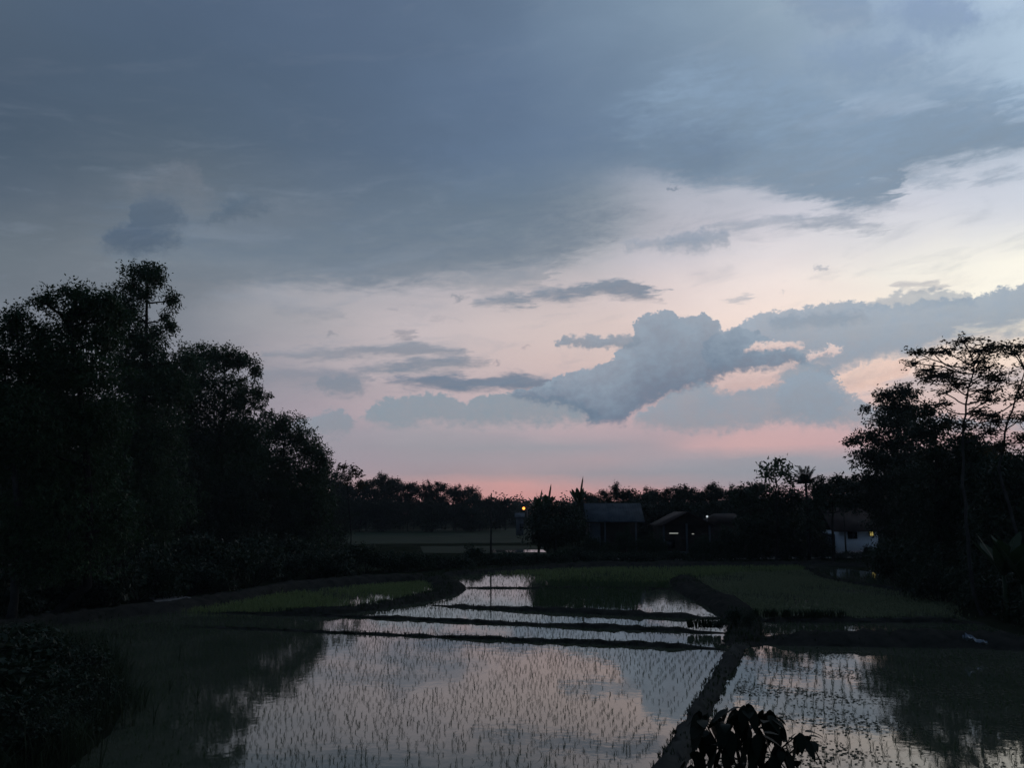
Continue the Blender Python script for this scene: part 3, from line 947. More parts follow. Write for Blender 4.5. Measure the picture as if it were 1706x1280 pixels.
bund([(1235, 1070), (1400, 1072), (1560, 1074), (1706, 1078), (2100, 1092)], 1.7, 2.4, 0.32, 0.5, 18, 'broad dark bund along the far side of the weedy paddy')
bund([(1245, 1036), (1350, 1036), (1450, 1037), (1560, 1037), (1640, 1040)], 0.8, 0.9, 0.26, 0.26, 19, 'tufted bund below the brown rice bed')
bund([(1345, 948), (1365, 960), (1385, 968), (1430, 976), (1480, 984), (1545, 993)], 0.9, 0.8, 0.25, 0.3, 20, 'bund between the brown rice bed and the pool at the white house')
bund([(-260, 1088), (0, 1053), (150, 1033), (300, 1016), (400, 999), (480, 983), (600, 973), (735, 964)], 1.7, 2.0, 0.35, 0.45, 21, 'dark earth bank along the foot of the grove')
bund([(735, 960), (850, 950), (950, 945), (1140, 942), (1350, 940), (1500, 947)], 2.0, 2.0, 0.4, 0.4, 22, 'dark earth bank below the hedge in front of the houses')

# ------------------------------------------------------------------ rice seedlings, grass and weeds
rng = np.random.default_rng(5)


def tuft_blades(P, n, h, w, lean, rng):
    """n bent blades on every root point"""
    k = len(P) * n
    B = np.repeat(P, n, axis=0)
    B[:, :2] += rng.normal(size=(k, 2)) * 0.015
    hh = h * rng.uniform(0.55, 1.15, k)
    an = rng.uniform(0, 6.28, k)
    d = np.stack([np.cos(an), np.sin(an), np.zeros(k)], 1)
    s = np.stack([-np.sin(an), np.cos(an), np.zeros(k)], 1)
    ln = (lean * rng.uniform(0.1, 1.0, k) * hh)[:, None]
    up = np.array([0, 0, 1.0])
    mid = B + d * ln * 0.3 + up * (hh * 0.6)[:, None]
    tip = B + d * ln + up * hh[:, None]
    W = (w * rng.uniform(0.7, 1.2, k))[:, None] * 0.5
    q1 = np.stack([B - s * W * 0.8, B + s * W * 0.8, mid + s * W, mid - s * W], 1)
    q2 = np.stack([mid - s * W, mid + s * W, tip + s * W * 0.15, tip - s * W * 0.15], 1)
    return np.concatenate([q1, q2])


U = unitv(np.array([0.34, 0.94]))
V = np.array([U[1], -U[0]])
ii, jj = np.meshgrid(np.arange(-300, 330), np.arange(10, 330))
grid = (ii.ravel()[:, None] * 0.26) * V + (jj.ravel()[:, None] * 0.25) * U
grid = grid + rng.normal(size=grid.shape) * np.array([0.028, 0.05])
ok = inside(grid, WATER) & (grid[:, 1] > 16.5) & (np.abs(grid[:, 0]) < 0.72 * grid[:, 1] + 2) & (grid[:, 1] < 80)
grid = grid[ok]
for line, hw, *_ in BUNDS:
    dl = dist_line(grid, line)
    grid = grid[dl > hw + 0.15]
in_field = inside(grid, LEFT_FIELD) | inside(grid, RIGHT_FIELD)
in_mid = inside(grid, MID_FIELD)
gz = np.sin(grid[:, 0] * 0.9 + 1.3 * np.sin(grid[:, 1] * 0.31)) + np.sin(grid[:, 1] * 0.53 + 0.7 * grid[:, 0] * 0.4 + 2.0)
keep = rng.uniform(0, 1, len(grid)) < np.where(gz < -1.0, 0.35, 0.78) * np.clip(1.35 - grid[:, 1] / 75.0, 0.45, 1.0)
water_pts = grid[keep & ~in_field]
# the nearest seedlings that fall within the view become plants of their own
proj = np.array([[CX + FPX * p[0] / (p[1] * CP + (0.02 - EYE) * SP), CY - FPX * (-p[1] * SP + (0.02 - EYE) * CP) / (p[1] * CP + (0.02 - EYE) * SP)] for p in water_pts])
seen = (proj[:, 0] > 130) & (proj[:, 0] < 1700) & (proj[:, 1] < 1275)
order = np.argsort(water_pts[:, 1] + np.where(seen, 0, 1e4))
near = water_pts[order[:300]]
rest = water_pts[order[300:]]
protos = []
for k in range(6):
    mb = MB()
    mb.quads(tuft_blades(np.zeros((1, 3)), 6, 0.085 + 0.014 * k, 0.008, 1.25, rng))
    me = mb.mesh('rice_seedling')
    me.materials.append(M['rice'])
    protos.append(me)
for k, p in enumerate(near):
    o = bpy.data.objects.new('rice_seedling', protos[k % 6])
    COL.objects.link(o)
    o.location = (p[0], p[1], 0.015)
    s = 0.75 + 0.5 * rng.uniform()
    o.scale = (s, s, s)
    o.rotation_euler = (0, 0, rng.uniform(0, 6.28))
    tag(o, 'thin green rice seedling standing in the nearest rows of the flooded paddies', 'seedling', 'rice seedlings in the nearest rows')
mb = MB()
r3 = np.column_stack([rest, np.full(len(rest), 0.015)])
r3b = np.column_stack([grid[in_mid], np.full(in_mid.sum(), 0.015)])
mb.quads(tuft_blades(r3, 5, 0.115, 0.0085, 1.2, rng))
mb.quads(tuft_blades(r3b, 4, 0.24, 0.024, 0.8, rng))
tag(mb.build('rice_seedlings', M['rice']), 'rows of rice seedlings dotting the water farther out', 'seedlings', None, 'stuff')
# dense beds
for poly, dn, hh, lb in ((LEFT_FIELD, 60, 0.24, 'dense young rice covering the olive bed beyond the curved bund'), (RIGHT_FIELD, 85, 0.16, 'thin young rice covering the brown bed before the white house'), (FAR_STRIP, 26, 0.24, 'dim green rice strip at the far edge of the paddies before the hedge')):
    thin = hh < 0.2
    A = np.array(poly)
    lo, hi = A.min(0), A.max(0)
    n = int((hi[0] - lo[0]) * (hi[1] - lo[1]) * dn)
    Q = rng.uniform(lo, hi, (n, 2))
    Q = Q[inside(Q, poly)]
    pz = np.sin(Q[:, 0] * 0.7 + 1.7 * np.sin(Q[:, 1] * 0.33)) + np.sin(Q[:, 1] * 0.41 + 1.1 * np.sin(Q[:, 0] * 0.5)) + 0.7 * np.sin(Q[:, 0] * 2.1 + Q[:, 1] * 1.3)
    Q = Q[rng.uniform(0, 1, len(Q)) < np.clip(0.55 + 0.24 * pz, 0.07, 1.0)]
    Q = Q + rng.normal(size=Q.shape) * 0.45 * rng.uniform(0, 1, (len(Q), 1))
    mb = MB()
    mb.quads(tuft_blades(np.column_stack([Q, np.full(len(Q), 0.02)]), 3, hh, 0.020 if thin else 0.022, 0.9, rng))
    tag(mb.build('young_rice', M['rice_brown' if thin else 'rice_field']), lb, 'rice', None, 'stuff')
# grass on the bunds
mb = MB()
for bi, (line, hw, h0, h1, w0, w1) in enumerate(BUNDS):
    Lp = np.array(line)
    seg = np.linalg.norm(np.diff(Lp, axis=0), axis=1).sum()
    n = int(seg * (16 if hw < 0.6 else 30))
    t = rng.uniform(0, len(Lp) - 1.001, n)
    i = t.astype(int)
    P = Lp[i] + (Lp[i + 1] - Lp[i]) * (t - i)[:, None]
    u = rng.uniform(-1, 1, n)
    T = unitv(Lp[i + 1] - Lp[i])
    f = t / len(Lp)
    P = P + np.stack([-T[:, 1], T[:, 0]], 1) * (u * (w0 + (w1 - w0) * f) * 0.5)[:, None]
    z = (1 - u ** 2) * (h0 + (h1 - h0) * f) * 0.9 - 0.02
    size = 0.075 if hw < 0.6 else 0.15
    mb.quads(tuft_blades(np.column_stack([P, z]), 4, size * 1.5, 0.02, 1.1, rng))
tag(mb.build('bund_grass', M['grass']), 'short dark grass growing on the bunds and banks', 'grass', None, 'stuff')
# floating weed in the right hand paddy
mb = MB()
WEEDY = [gp(*p) for p in [(1235, 1085), (1700, 1090), (1760, 1150), (1760, 1300), (1150, 1300)]]
A = np.array(WEEDY)
Q = rng.uniform(A.min(0), A.max(0), (42000, 2))
Q = Q[inside(Q, WEEDY)]
wz = np.sin(Q[:, 0] * 1.1 + 2.2 * np.sin(Q[:, 1] * 0.45)) + np.sin(Q[:, 1] * 1.7 + 1.3 * np.sin(Q[:, 0] * 0.7)) + 0.6 * np.sin(3.1 * Q[:, 0] + 2.3 * Q[:, 1])
Q = Q[rng.uniform(0, 1, len(Q)) < np.clip(0.10 + 0.22 * wz, 0.015, 0.6)]
Q = Q[dist_line(Q, BUNDS[6][0]) > 0.6]
k = len(Q)
an = rng.uniform(0, 6.28, k)
s1 = rng.uniform(0.02, 0.06, k)[:, None]
s2 = rng.uniform(0.02, 0.06, k)[:, None]
e1 = np.stack([np.cos(an), np.sin(an), np.zeros(k)], 1) * s1
e2 = np.stack([-np.sin(an), np.cos(an), np.zeros(k)], 1) * s2
C = np.column_stack([Q, rng.uniform(0.026, 0.034, k)])
mb.quads(np.stack([C - e1, C + e2, C + e1, C - e2], 1))
tag(mb.build('floating_weed', M['grass']), 'scraps of floating weed on the water of the nearer right paddy', 'weed', None, 'stuff')

# ------------------------------------------------------------------ the grove on the left
px_tree('tree', 'tall narrow tree rising highest above the dark grove', 'tree', 232, 84, [(236, 900), (232, 760), (240, 640), (246, 540), (244, 470)],
        [(238, 452, 30, 20), (262, 466, 24, 18), (222, 478, 20, 26), (284, 496, 14, 18), (288, 545, 13, 12), (266, 524, 13, 12), (250, 496, 20, 14), (248, 548, 16, 14), (226, 522, 24, 24), (196, 512, 24, 26), (212, 560, 40, 30),
         (250, 578, 36, 26), (205, 610, 48, 40), (262, 626, 42, 34), (225, 680, 60, 45), (200, 740, 55, 45), (268, 730, 50, 45), (300, 600, 30, 24), (296, 650, 36, 36), (210, 810, 60, 45), (265, 830, 55, 45), (235, 890, 60, 40), (180, 520, 26, 22)], leaf=0.30, dens=1.1, seed=31, grow=1.28, r0=0.34)
px_tree('tree', 'broad tree of the dark grove with a leaning trunk at the water', 'tree', 84, 44, [(100, 1015), (140, 978), (150, 860), (138, 700), (128, 600), (122, 530)],
        [(122, 490, 34, 20), (92, 508, 24, 18), (152, 502, 28, 22), (176, 520, 26, 24), (128, 520, 40, 24), (110, 545, 50, 34), (170, 560, 36, 34), (92, 600, 52, 42), (150, 620, 50, 44), (110, 680, 60, 50), (165, 700, 50, 45), (80, 740, 50, 45), (130, 780, 60, 45), (100, 850, 60, 45), (160, 870, 55, 45), (120, 930, 60, 36), (185, 505, 24, 22)], leaf=0.19, dens=1.05, seed=32, grow=1.28, r0=0.28)
px_tree('tree', 'pale stemmed tree at the outer end of the dark grove', 'tree', 30, 43, [(32, 880), (24, 740), (30, 640), (28, 560)],
        [(8, 545, 36, 26), (38, 532, 30, 20), (62, 560, 34, 28), (0, 600, 50, 42), (50, 625, 50, 42), (10, 680, 56, 46), (60, 700, 50, 46), (-40, 600, 50, 50), (-40, 700, 60, 60), (20, 760, 60, 50), (-90, 640, 60, 70), (40, 820, 60, 45), (10, 890, 60, 45), (60, 930, 50, 36)], leaf=0.19, dens=1.0, seed=33, grow=1.28, r0=0.2, mbark='bark_pale')
px_tree('tree', 'round topped tree in the dark grove next to the tallest one', 'tree', 362, 106, [(365, 900), (360, 780), (370, 690), (374, 620)],
        [(322, 594, 28, 20), (352, 592, 26, 18), (380, 600, 30, 20), (408, 604, 24, 20), (428, 620, 11, 16), (429, 655, 11, 16), (345, 640, 50, 36), (400, 660, 40, 36), (320, 690, 46, 40), (375, 715, 56, 42), (415, 745, 34, 38), (340, 770, 60, 45), (395, 800, 50, 40), (350, 850, 60, 40), (400, 880, 50, 36), (340, 910, 55, 34)], leaf=0.34, dens=1.15, seed=34, grow=1.25, r0=0.36)
px_tree('tree', 'lower spreading tree at the water end of the dark grove', 'tree', 472, 112, [(470, 930), (466, 850), (470, 780), (474, 730)],
        [(475, 708, 30, 20), (450, 722, 30, 24), (496, 730, 28, 24), (520, 752, 26, 20), (540, 770, 16, 18), (465, 770, 50, 36), (515, 790, 36, 32), (440, 810, 50, 40), (490, 835, 56, 40), (535, 830, 24, 30), (450, 870, 50, 36), (510, 890, 46, 30), (460, 915, 50, 26)], leaf=0.34, dens=1.15, seed=35, grow=1.22, r0=0.32)
px_tree('sapling', 'thin nearly bare sapling sticking out beside the lower spreading tree', 'tree', 435, 108, [(436, 860), (434, 760), (440, 690), (446, 655)],
        [(440, 690, 8, 8), (432, 678, 6, 5), (447, 660, 5, 6), (452, 690, 6, 6)], leaf=0.42, dens=0.35, seed=36, r0=0.08, depth=0.2)
px_tree('sapling', 'sparse sapling with reddish leaves at the end of the grove', 'tree', 585, 112, [(584, 880), (580, 830), (578, 790)],
        [(570, 778, 7, 6), (590, 784, 9, 6), (597, 790, 6, 5), (578, 800, 14, 8), (600, 806, 10, 7)], leaf=0.45, dens=0.45, seed=37, r0=0.08, depth=0.4, mleaf='leaf_feather')
# second rank of the grove: fills the dark mass behind the front trees
g1 = gen_tree('tree', 51, 12.5, 9.0, 0.32, 16, 0.12, 1.0, 'leaf_dark')
g2 = gen_tree('tree', 52, 11.0, 10.0, 0.32, 16, 0.10, 1.0, 'leaf_dark')
g3 = gen_tree('tree', 53, 14.5, 9.0, 0.32, 18, 0.14, 1.0, 'leaf_dark')
RANK = [(-60, 72, 1.2, 'g3'), (0, 76, 1.3, 'g1'), (60, 80, 1.35, 'g3'), (120, 84, 1.4, 'g1'), (175, 92, 1.45, 'g2'), (230, 100, 1.55, 'g3'), (285, 104, 1.35, 'g1'), (335, 112, 1.45, 'g2'), (385, 116, 1.25, 'g3'), (430, 120, 1.05, 'g1'), (475, 122, 0.95, 'g2'), (520, 122, 0.85, 'g1'),
        (310, 98, 1.0, 'g2'), (400, 102, 0.85, 'g2'), (455, 106, 0.75, 'g1'), (250, 90, 1.1, 'g1'), (180, 82, 1.05, 'g3'), (545, 118, 0.72, 'g2'), (500, 110, 0.7, 'g2')]
first = {}
for k, (px, D, s, g) in enumerate(RANK):
    src = {'g1': g1, 'g2': g2, 'g3': g3}[g]
    x = at(px, 900, D)[0]
    lab = 'leafy tree in the packed second rank of the dark grove'
    if g not in first:
        first[g] = src
        src.location = (x, D, 0)
        src.scale = (s, s, s)
        src.rotation_euler = (0, 0, k * 1.3)
        tag(src, lab, 'tree', 'second rank trees of the grove')
    else:
        copy_thing(src, (x, D, 0), k * 1.3, (s, s, s * (0.92 + 0.16 * rng.uniform())), lab, 'second rank trees of the grove')

for k, (px, D, s, g) in enumerate([(1545, 68, 0.72, 'g1'), (1590, 66, 0.82, 'g2'), (1640, 62, 0.70, 'g3'), (1690, 64, 0.9, 'g2'), (1740, 60, 0.85, 'g1'), (1520, 98, 0.95, 'g2'), (1800, 58, 0.9, 'g2'), (1850, 56, 0.9, 'g1'), (1615, 72, 0.9, 'g1'), (1665, 74, 1.0, 'g2')]):
    copy_thing({'g1': g1, 'g2': g2, 'g3': g3}[g], (at(px, 900, D)[0], D, 0), k * 1.9 + 0.5, (s, s, s * (0.92 + 0.12 * rng.uniform())), 'leafy tree massed behind the feathery trees of the right bank', 'trees behind the right bank')

# ------------------------------------------------------------------ bushes
b1 = gen_bush('bush', 61, 2.6, 4.2, 0.24, 9)
b2 = gen_bush('bush', 62, 2.0, 3.6, 0.20, 8)
b3 = gen_bush('bush', 63, 1.3, 3.8, 0.20, 9)
b4 = gen_bush('bush', 64, 2.3, 3.6, 0.17, 11, 0.3)
BSRC = {'b1': b1, 'b2': b2, 'b3': b3, 'b4': b4}
bfirst = set()


def place_bush(g, x, y, s, sz, lab, grp, rz):
    src = BSRC[g]
    if g not in bfirst:
        bfirst.add(g)
        src.location = (x, y, 0)
        src.scale = (s, s, sz)
        src.rotation_euler = (0, 0, rz)
        return tag(src, lab, 'bush', grp)
    return copy_thing(src, (x, y, 0), rz, (s, s, sz), lab, grp)


k = 0
for px, D, g, s, sz in [(20, 46, 'b1', 1.2, 1.2), (75, 48, 'b2', 1.2, 1.2), (185, 50, 'b1', 1.1, 1.2), (150, 52, 'b2', 1.3, 1.3), (235, 53, 'b2', 1.1, 1.1), (275, 54, 'b1', 1.1, 1.3), (330, 57, 'b2', 1.2, 1.2), (380, 60, 'b1', 1.1, 1.2), (425, 63, 'b2', 1.2, 1.4),
                        (470, 68, 'b1', 1.1, 1.1), (520, 70, 'b2', 1.3, 1.4), (555, 72, 'b1', 1.1, 0.9), (-30, 47, 'b1', 1.3, 1.2), (110, 50, 'b1', 1.2, 1.3), (350, 62, 'b1', 1.4, 1.5), (300, 60, 'b1', 1.4, 1.6), (440, 72, 'b1', 1.4, 1.5), (500, 76, 'b1', 1.4, 1.4)]:
    k += 1
    place_bush(g, at(px, 900, D)[0], D, s, sz, 'dark undergrowth bush at the feet of the grove trees', 'undergrowth bushes in the grove', k * 1.7)
for px, D, g, s, sz in [(575, 74, 'b1', 1.1, 1.1), (610, 74, 'b2', 1.2, 1.3), (645, 76, 'b2', 0.9, 0.95), (680, 76, 'b1', 0.8, 0.75), (705, 78, 'b2', 0.8, 0.85), (735, 80, 'b3', 1.0, 1.0), (765, 80, 'b3', 1.1, 1.0), (790, 81, 'b2', 0.9, 1.05), (820, 82, 'b3', 1.1, 0.95),
                        (855, 82, 'b3', 1.1, 1.0), (890, 83, 'b3', 1.1, 0.95), (925, 84, 'b3', 1.1, 1.05), (955, 85, 'b2', 0.9, 0.9), (985, 85, 'b3', 1.1, 0.9), (1020, 86, 'b3', 1.1, 0.9), (1055, 87, 'b3', 1.1, 0.95), (1090, 87, 'b3', 1.1, 0.8), (1125, 88, 'b3', 1.1, 0.8),
                        (1160, 88, 'b3', 1.1, 0.85), (1195, 89, 'b3', 1.1, 0.9), (1230, 90, 'b3', 1.1, 0.95), (1265, 90, 'b3', 1.1, 0.95), (1300, 91, 'b3', 1.1, 0.95), (1335, 92, 'b3', 1.1, 0.85), (1370, 92, 'b3', 1.1, 0.75), (1405, 92, 'b3', 1.1, 0.7), (1440, 92, 'b3', 1.1, 0.65), (1475, 90, 'b3', 1.1, 0.8)]:
    k += 1
    D = D + (6 if px > 770 else 2)
    place_bush(g, at(px, 900, D)[0], D, s, sz, 'low dark bush in the hedge between paddies and houses', 'bushes of the hedge', k * 1.7)
for px, D, g, s, sz, lb in [(1042, 96, 'b2', 0.75, 1.9, 'tall bush growing before the porch of the tin roofed house'), (1010, 95, 'b1', 0.6, 0.9, 'low bush before the tin roofed house'), (1078, 96, 'b1', 0.7, 1.25, 'bush between the tin roofed and the gabled house'),
                        (1175, 95, 'b1', 0.7, 1.2, 'bush at the corner of the gabled house'), (1215, 96, 'b1', 1.0, 1.6, 'large bush before the small hip roofed house'), (1260, 96, 'b1', 1.1, 1.7, 'large bush under the big leafed open branched tree'), (1310, 97, 'b1', 1.1, 1.6, 'large bush under the spiky palm'), (1365, 98, 'b2', 1.0, 1.8, 'tall bush beside the slim pole and white house'), (1120, 93, 'b3', 0.8, 1.0, 'low bush before the lit porch'), (985, 97, 'b2', 0.7, 1.5, 'tall bush at the corner of the tin roofed house by the round tree'), (1100, 95, 'b2', 0.55, 1.5, 'narrow bush at the gabled house corner facing the tin roof'), (1158, 94, 'b2', 0.5, 1.1, 'small bush before the dark end of the lit porch'), (1445, 101, 'b2', 0.5, 0.75, 'small bush under the glowing window')]:
    k += 1
    place_bush(g, at(px, 900, D)[0], D, s, sz, lb, None, k * 1.7)
# tall weeds on the near bank
mb = MB()
NB_POLY = [gp(*p) for p in [(-200, 1330), (110, 1290), (175, 1230), (210, 1170), (200, 1122), (145, 1085), (60, 1068), (-200, 1075)]]
A = np.array(NB_POLY)
Q = rng.uniform(A.min(0), A.max(0), (9000, 2))
Q = Q[inside(Q, NB_POLY)]
Q = Q + rng.normal(size=Q.shape) * 0.9 * rng.uniform(0, 1, (len(Q), 1)) ** 2
hgt = 0.35 + 0.5 * np.abs(np.sin(Q[:, 0] * 1.3 + 2 * np.sin(Q[:, 1] * 0.9)))
for lo_, hi_ in ((0, 0.5), (0.5, 0.7), (0.7, 2)):
    sel = Q[(hgt >= lo_) & (hgt < hi_)]
    mb.quads(tuft_blades(np.column_stack([sel, np.zeros(len(sel))]), 5, {0: 0.4, 0.5: 0.65, 0.7: 0.95}[lo_], 0.022, 1.0, rng))
tag(mb.build('tall_grass', M['grass']), 'tall ragged weeds on the near bank in the bottom corner', 'weeds', None, 'stuff')
# the thicket at the near bank
NEARB = [(0, 31, 'b1', 0.9, 0.65), (70, 29.5, 'b4', 0.8, 0.7), (125, 27, 'b4', 0.75, 0.7), (30, 27, 'b1', 0.8, 0.7), (95, 24.5, 'b4', 0.8, 0.7), (160, 24, 'b4', 0.55, 0.5), (40, 23, 'b1', 0.7, 0.65), (110, 22, 'b4', 0.65, 0.55), (10, 21, 'b4', 0.85, 0.7), (60, 20, 'b4', 0.6, 0.5),
         (-20, 26, 'b1', 1.1, 0.9), (-60, 22, 'b1', 1.0, 0.8)]
for px, D, g, s, sz in NEARB:
    k += 1
    place_bush(g, at(px, 1150, D)[0], D, s, sz, 'leafy black-green bush in the thicket on the near bank', 'bushes of the near bank thicket', k * 1.7)
for (px, D, g, s, sz, lab) in [(1225, 40.0, 'b2', 0.34, 0.4, 'small shrub where the crossing bunds meet the footpath bund'), (1250, 38.5, 'b4', 0.2, 0.42, 'taller twiggy shrub standing at the bund junction'), (1200, 38.8, 'b3', 0.26, 0.35, 'low shrub hanging over the water at the bund junction')]:
    k += 1
    place_bush(g, at(px, 1050, D)[0], D, s, sz, lab, None, k * 1.7).location.z = 0.3
mb = MB()
tp = []
for px in np.linspace(1150, 1194, 6):
    x, y = gp(px, 1054)
    tp.append((x, y, 0.2))
for px in list(np.linspace(1262, 1400, 13)):
    x, y = gp(px + rng.uniform(-5, 5), 1037)
    tp.append((x, y, 0.22))
tufts = []
me = None
for i, p in enumerate(tp):
    if i % 3 == 0:
        mb = MB()
        mb.quads(tuft_blades(np.zeros((9, 3)) + rng.normal(size=(9, 3)) * [0.10, 0.10, 0], 7, 0.42, 0.035, 0.7, rng))
        me = mb.mesh('grass_tuft')
        me.materials.append(M['grass'])
    o = bpy.data.objects.new('grass_tuft', me)
    COL.objects.link(o)
    o.location = p
    o.rotation_euler = (0, 0, i * 0.9)
    if i < 6:
        tag(o, 'dark grass tuft in the row on the middle crossing bund by the shrubs', 'grass tuft', 'tufts on the middle crossing bund')
    else:
        tag(o, 'dark grass tuft on the bund under the brown rice bed', 'grass tuft', 'tufts under the brown rice bed')

# ------------------------------------------------------------------ the trees on the right
px_tree('tree', 'slender pale tree with flat feathery tiers of leaves above the right bank', 'tree', 1628, 46, [(1625, 1000), (1617, 930), (1609, 860), (1603, 790), (1606, 720), (1614, 660), (1624, 610)],
        [(1590, 574, 44, 7), (1545, 590, 34, 6), (1640, 582, 40, 7), (1512, 592, 18, 5), (1560, 614, 46, 8), (1610, 608, 44, 8), (1650, 612, 40, 8), (1555, 634, 44, 8), (1600, 638, 44, 9), (1645, 640, 36, 8), (1585, 582, 40, 6),
         (1575, 655, 20, 6), (1630, 668, 34, 9), (1610, 690, 30, 8), (1660, 690, 34, 9), (1530, 603, 26, 6), (1620, 590, 60, 7), (1580, 624, 60, 8), (1665, 625, 40, 8), (1570, 672, 26, 7), (1640, 655, 40, 8), (1600, 710, 34, 10), (1650, 720, 36, 12), (1690, 665, 30, 8)], leaf=0.19, dens=0.66, seed=71, r0=0.12, flat=0.6, mleaf='leaf_feather', mbark='bark_pale', depth=1.3, droop=0.05, per=9, twig_r=0.014, roundness=1.1)
px_tree('tree', 'second feathery tiered tree at the edge of the right bank', 'tree', 1690, 48, [(1692, 900), (1664, 780), (1682, 700), (1700, 620)],
        [(1690, 574, 34, 8), (1730, 570, 40, 8), (1680, 592, 30, 7), (1720, 610, 40, 9), (1700, 650, 36, 10), (1670, 700, 34, 12), (1720, 690, 40, 14), (1700, 730, 40, 14), (1660, 745, 36, 14)], leaf=0.19, dens=0.72, seed=72, r0=0.11, flat=0.55, mleaf='leaf_feather', mbark='bark_pale', depth=1.3, droop=0.05, per=9, twig_r=0.014, roundness=1.1)
px_tree('tree', 'dense bushy tree in front of the feathery ones with layered side branches', 'tree', 1500, 92, [(1500, 900), (1494, 800), (1496, 720), (1500, 660)],
        [(1500, 656, 26, 18), (1468, 660, 20, 10), (1488, 680, 32, 22), (1524, 684, 26, 20), (1446, 680, 12, 5), (1480, 706, 42, 16), (1535, 715, 34, 24), (1455, 728, 34, 10), (1418, 736, 18, 6), (1495, 740, 44, 24), (1440, 760, 30, 12), (1470, 775, 50, 22), (1530, 765, 50, 32),
         (1440, 800, 30, 16), (1490, 810, 56, 30), (1440, 830, 26, 18), (1500, 850, 60, 36), (1550, 820, 50, 36), (1520, 890, 50, 36)], leaf=0.34, dens=1.5, seed=73, r0=0.22, mleaf='leaf_dark')
px_tree('tree', 'leafy tree between the dense bushy one and the feathery crowns', 'tree', 1568, 62, [(1566, 900), (1560, 800), (1562, 720)],
        [(1556, 680, 24, 18), (1580, 705, 28, 20), (1545, 720, 34, 24), (1600, 735, 28, 18), (1560, 755, 40, 26), (1612, 760, 30, 18), (1590, 790, 44, 26), (1640, 780, 40, 20), (1560, 820, 50, 32), (1620, 830, 50, 30), (1580, 880, 60, 36)], leaf=0.27, dens=1.15, seed=74, r0=0.18, mleaf='leaf_dark')
px_tree('tree', 'dark tree at the outer edge of the right bank', 'tree', 1690, 55, [(1690, 900), (1694, 800)],
        [(1690, 770, 40, 24), (1650, 790, 36, 22), (1720, 790, 50, 40), (1670, 830, 50, 34), (1710, 860, 60, 40), (1650, 880, 50, 36), (1700, 920, 60, 40), (1640, 930, 40, 34)], leaf=0.30, dens=1.0, seed=75, r0=0.2, mleaf='leaf_dark')
for px, D, g, s, sz in [(1500, 62, 'b1', 1.2, 1.5), (1540, 60, 'b1', 1.1, 1.4), (1580, 58, 'b1', 1.1, 1.4), (1620, 56, 'b1', 1.1, 1.5), (1660, 54, 'b1', 1.2, 1.5), (1706, 50, 'b1', 1.2, 1.6), (1525, 55, 'b2', 0.9, 1.3), (1560, 52, 'b2', 1.0, 1.3), (1600, 50, 'b2', 1.0, 1.3),
                        (1650, 46.5, 'b2', 1.0, 1.2), (1690, 44, 'b1', 0.9, 1.0), (1740, 44, 'b1', 1.1, 1.3), (1490, 72, 'b1', 1.0, 1.3), (1470, 80, 'b2', 1.0, 1.3), (1512, 68, 'b1', 1.1, 1.6), (1730, 40, 'b2', 1.0, 1.0), (1790, 42, 'b1', 1.2, 1.3)]:
    k += 1
    place_bush(g, at(px, 900, D)[0], D, s, sz, 'dark bush massed under the trees of the right bank', 'bushes under the right bank trees', k * 1.7)


def strip_leaf(mb, base, d0, length, width, sag, n=6, oval=False):
    """a long arching blade"""
    b = np.array(base, float)
    d = np.array(d0, float)
    d = d / np.linalg.norm(d)
    hor = np.array([d[0], d[1], 0.0])
    s = np.cross(d, [0, 0, 1.0])
    s = s / (np.linalg.norm(s) + 1e-6) if np.linalg.norm(s) > 1e-3 else np.array([1.0, 0, 0])
    vs = []
    for i in range(n + 1):
        t = i / n
        p = b + d * length * t + np.array([0, 0, -1.0]) * sag * length * t * t
        w = width * (max(0.04, math.sin(math.pi * t ** 0.8) ** 0.8) if oval else (0.25 + 1.5 * t * (1 - t) * 2 * 0.75) * (0.08 if i == n else 1))
        vs += [p - s * w / 2, p + np.array([0, 0, -0.08 * w]), p + s * w / 2]
    fs = []
    for i in range(n):
        a = i * 3
        fs += [(a, a + 1, a + 4, a + 3), (a + 1, a + 2, a + 5, a + 4)]
    mb.add(vs, fs)


def banana(px, D, top_py, seed, label, nl=8, spread=0.5):
    rr = np.random.default_rng(seed)
    x, _, zt = at(px, top_py, D)
    root = empty('banana_plant', (x, D, 0), label, 'banana plant')
    t = MB()
    hs = zt * 0.62
    t.tube([(0, 0, -0.1), (0.05, 0, hs * 0.5), (0, 0.03, hs)], [0.17, 0.14, 0.08], 8)
    t.build('stem', M['leaf_banana'], root)
    for i in range(nl):
        an = i * 2.4 + rr.normal() * 0.3
        up = rr.uniform(0.9, 3.5) if i else 6
        L = (zt - hs) * (0.9 + 0.15 * rr.uniform()) if i == 0 else rr.uniform(2.0, 3.1)
        m = MB()
        strip_leaf(m, (0, 0, hs - 0.1), (math.cos(an), math.sin(an), up), L, rr.uniform(0.7, 0.95), rr.uniform(0.05, 0.3) if i else 0.0)
        m.build('leaf', M['leaf_banana'], root)
    return root


banana(1668, 43, 905, 81, 'banana plant with broad green leaves beside the pale feathery trunk', 8)
banana(1700, 42, 925, 82, 'smaller banana plant at the edge of the right bank', 7)

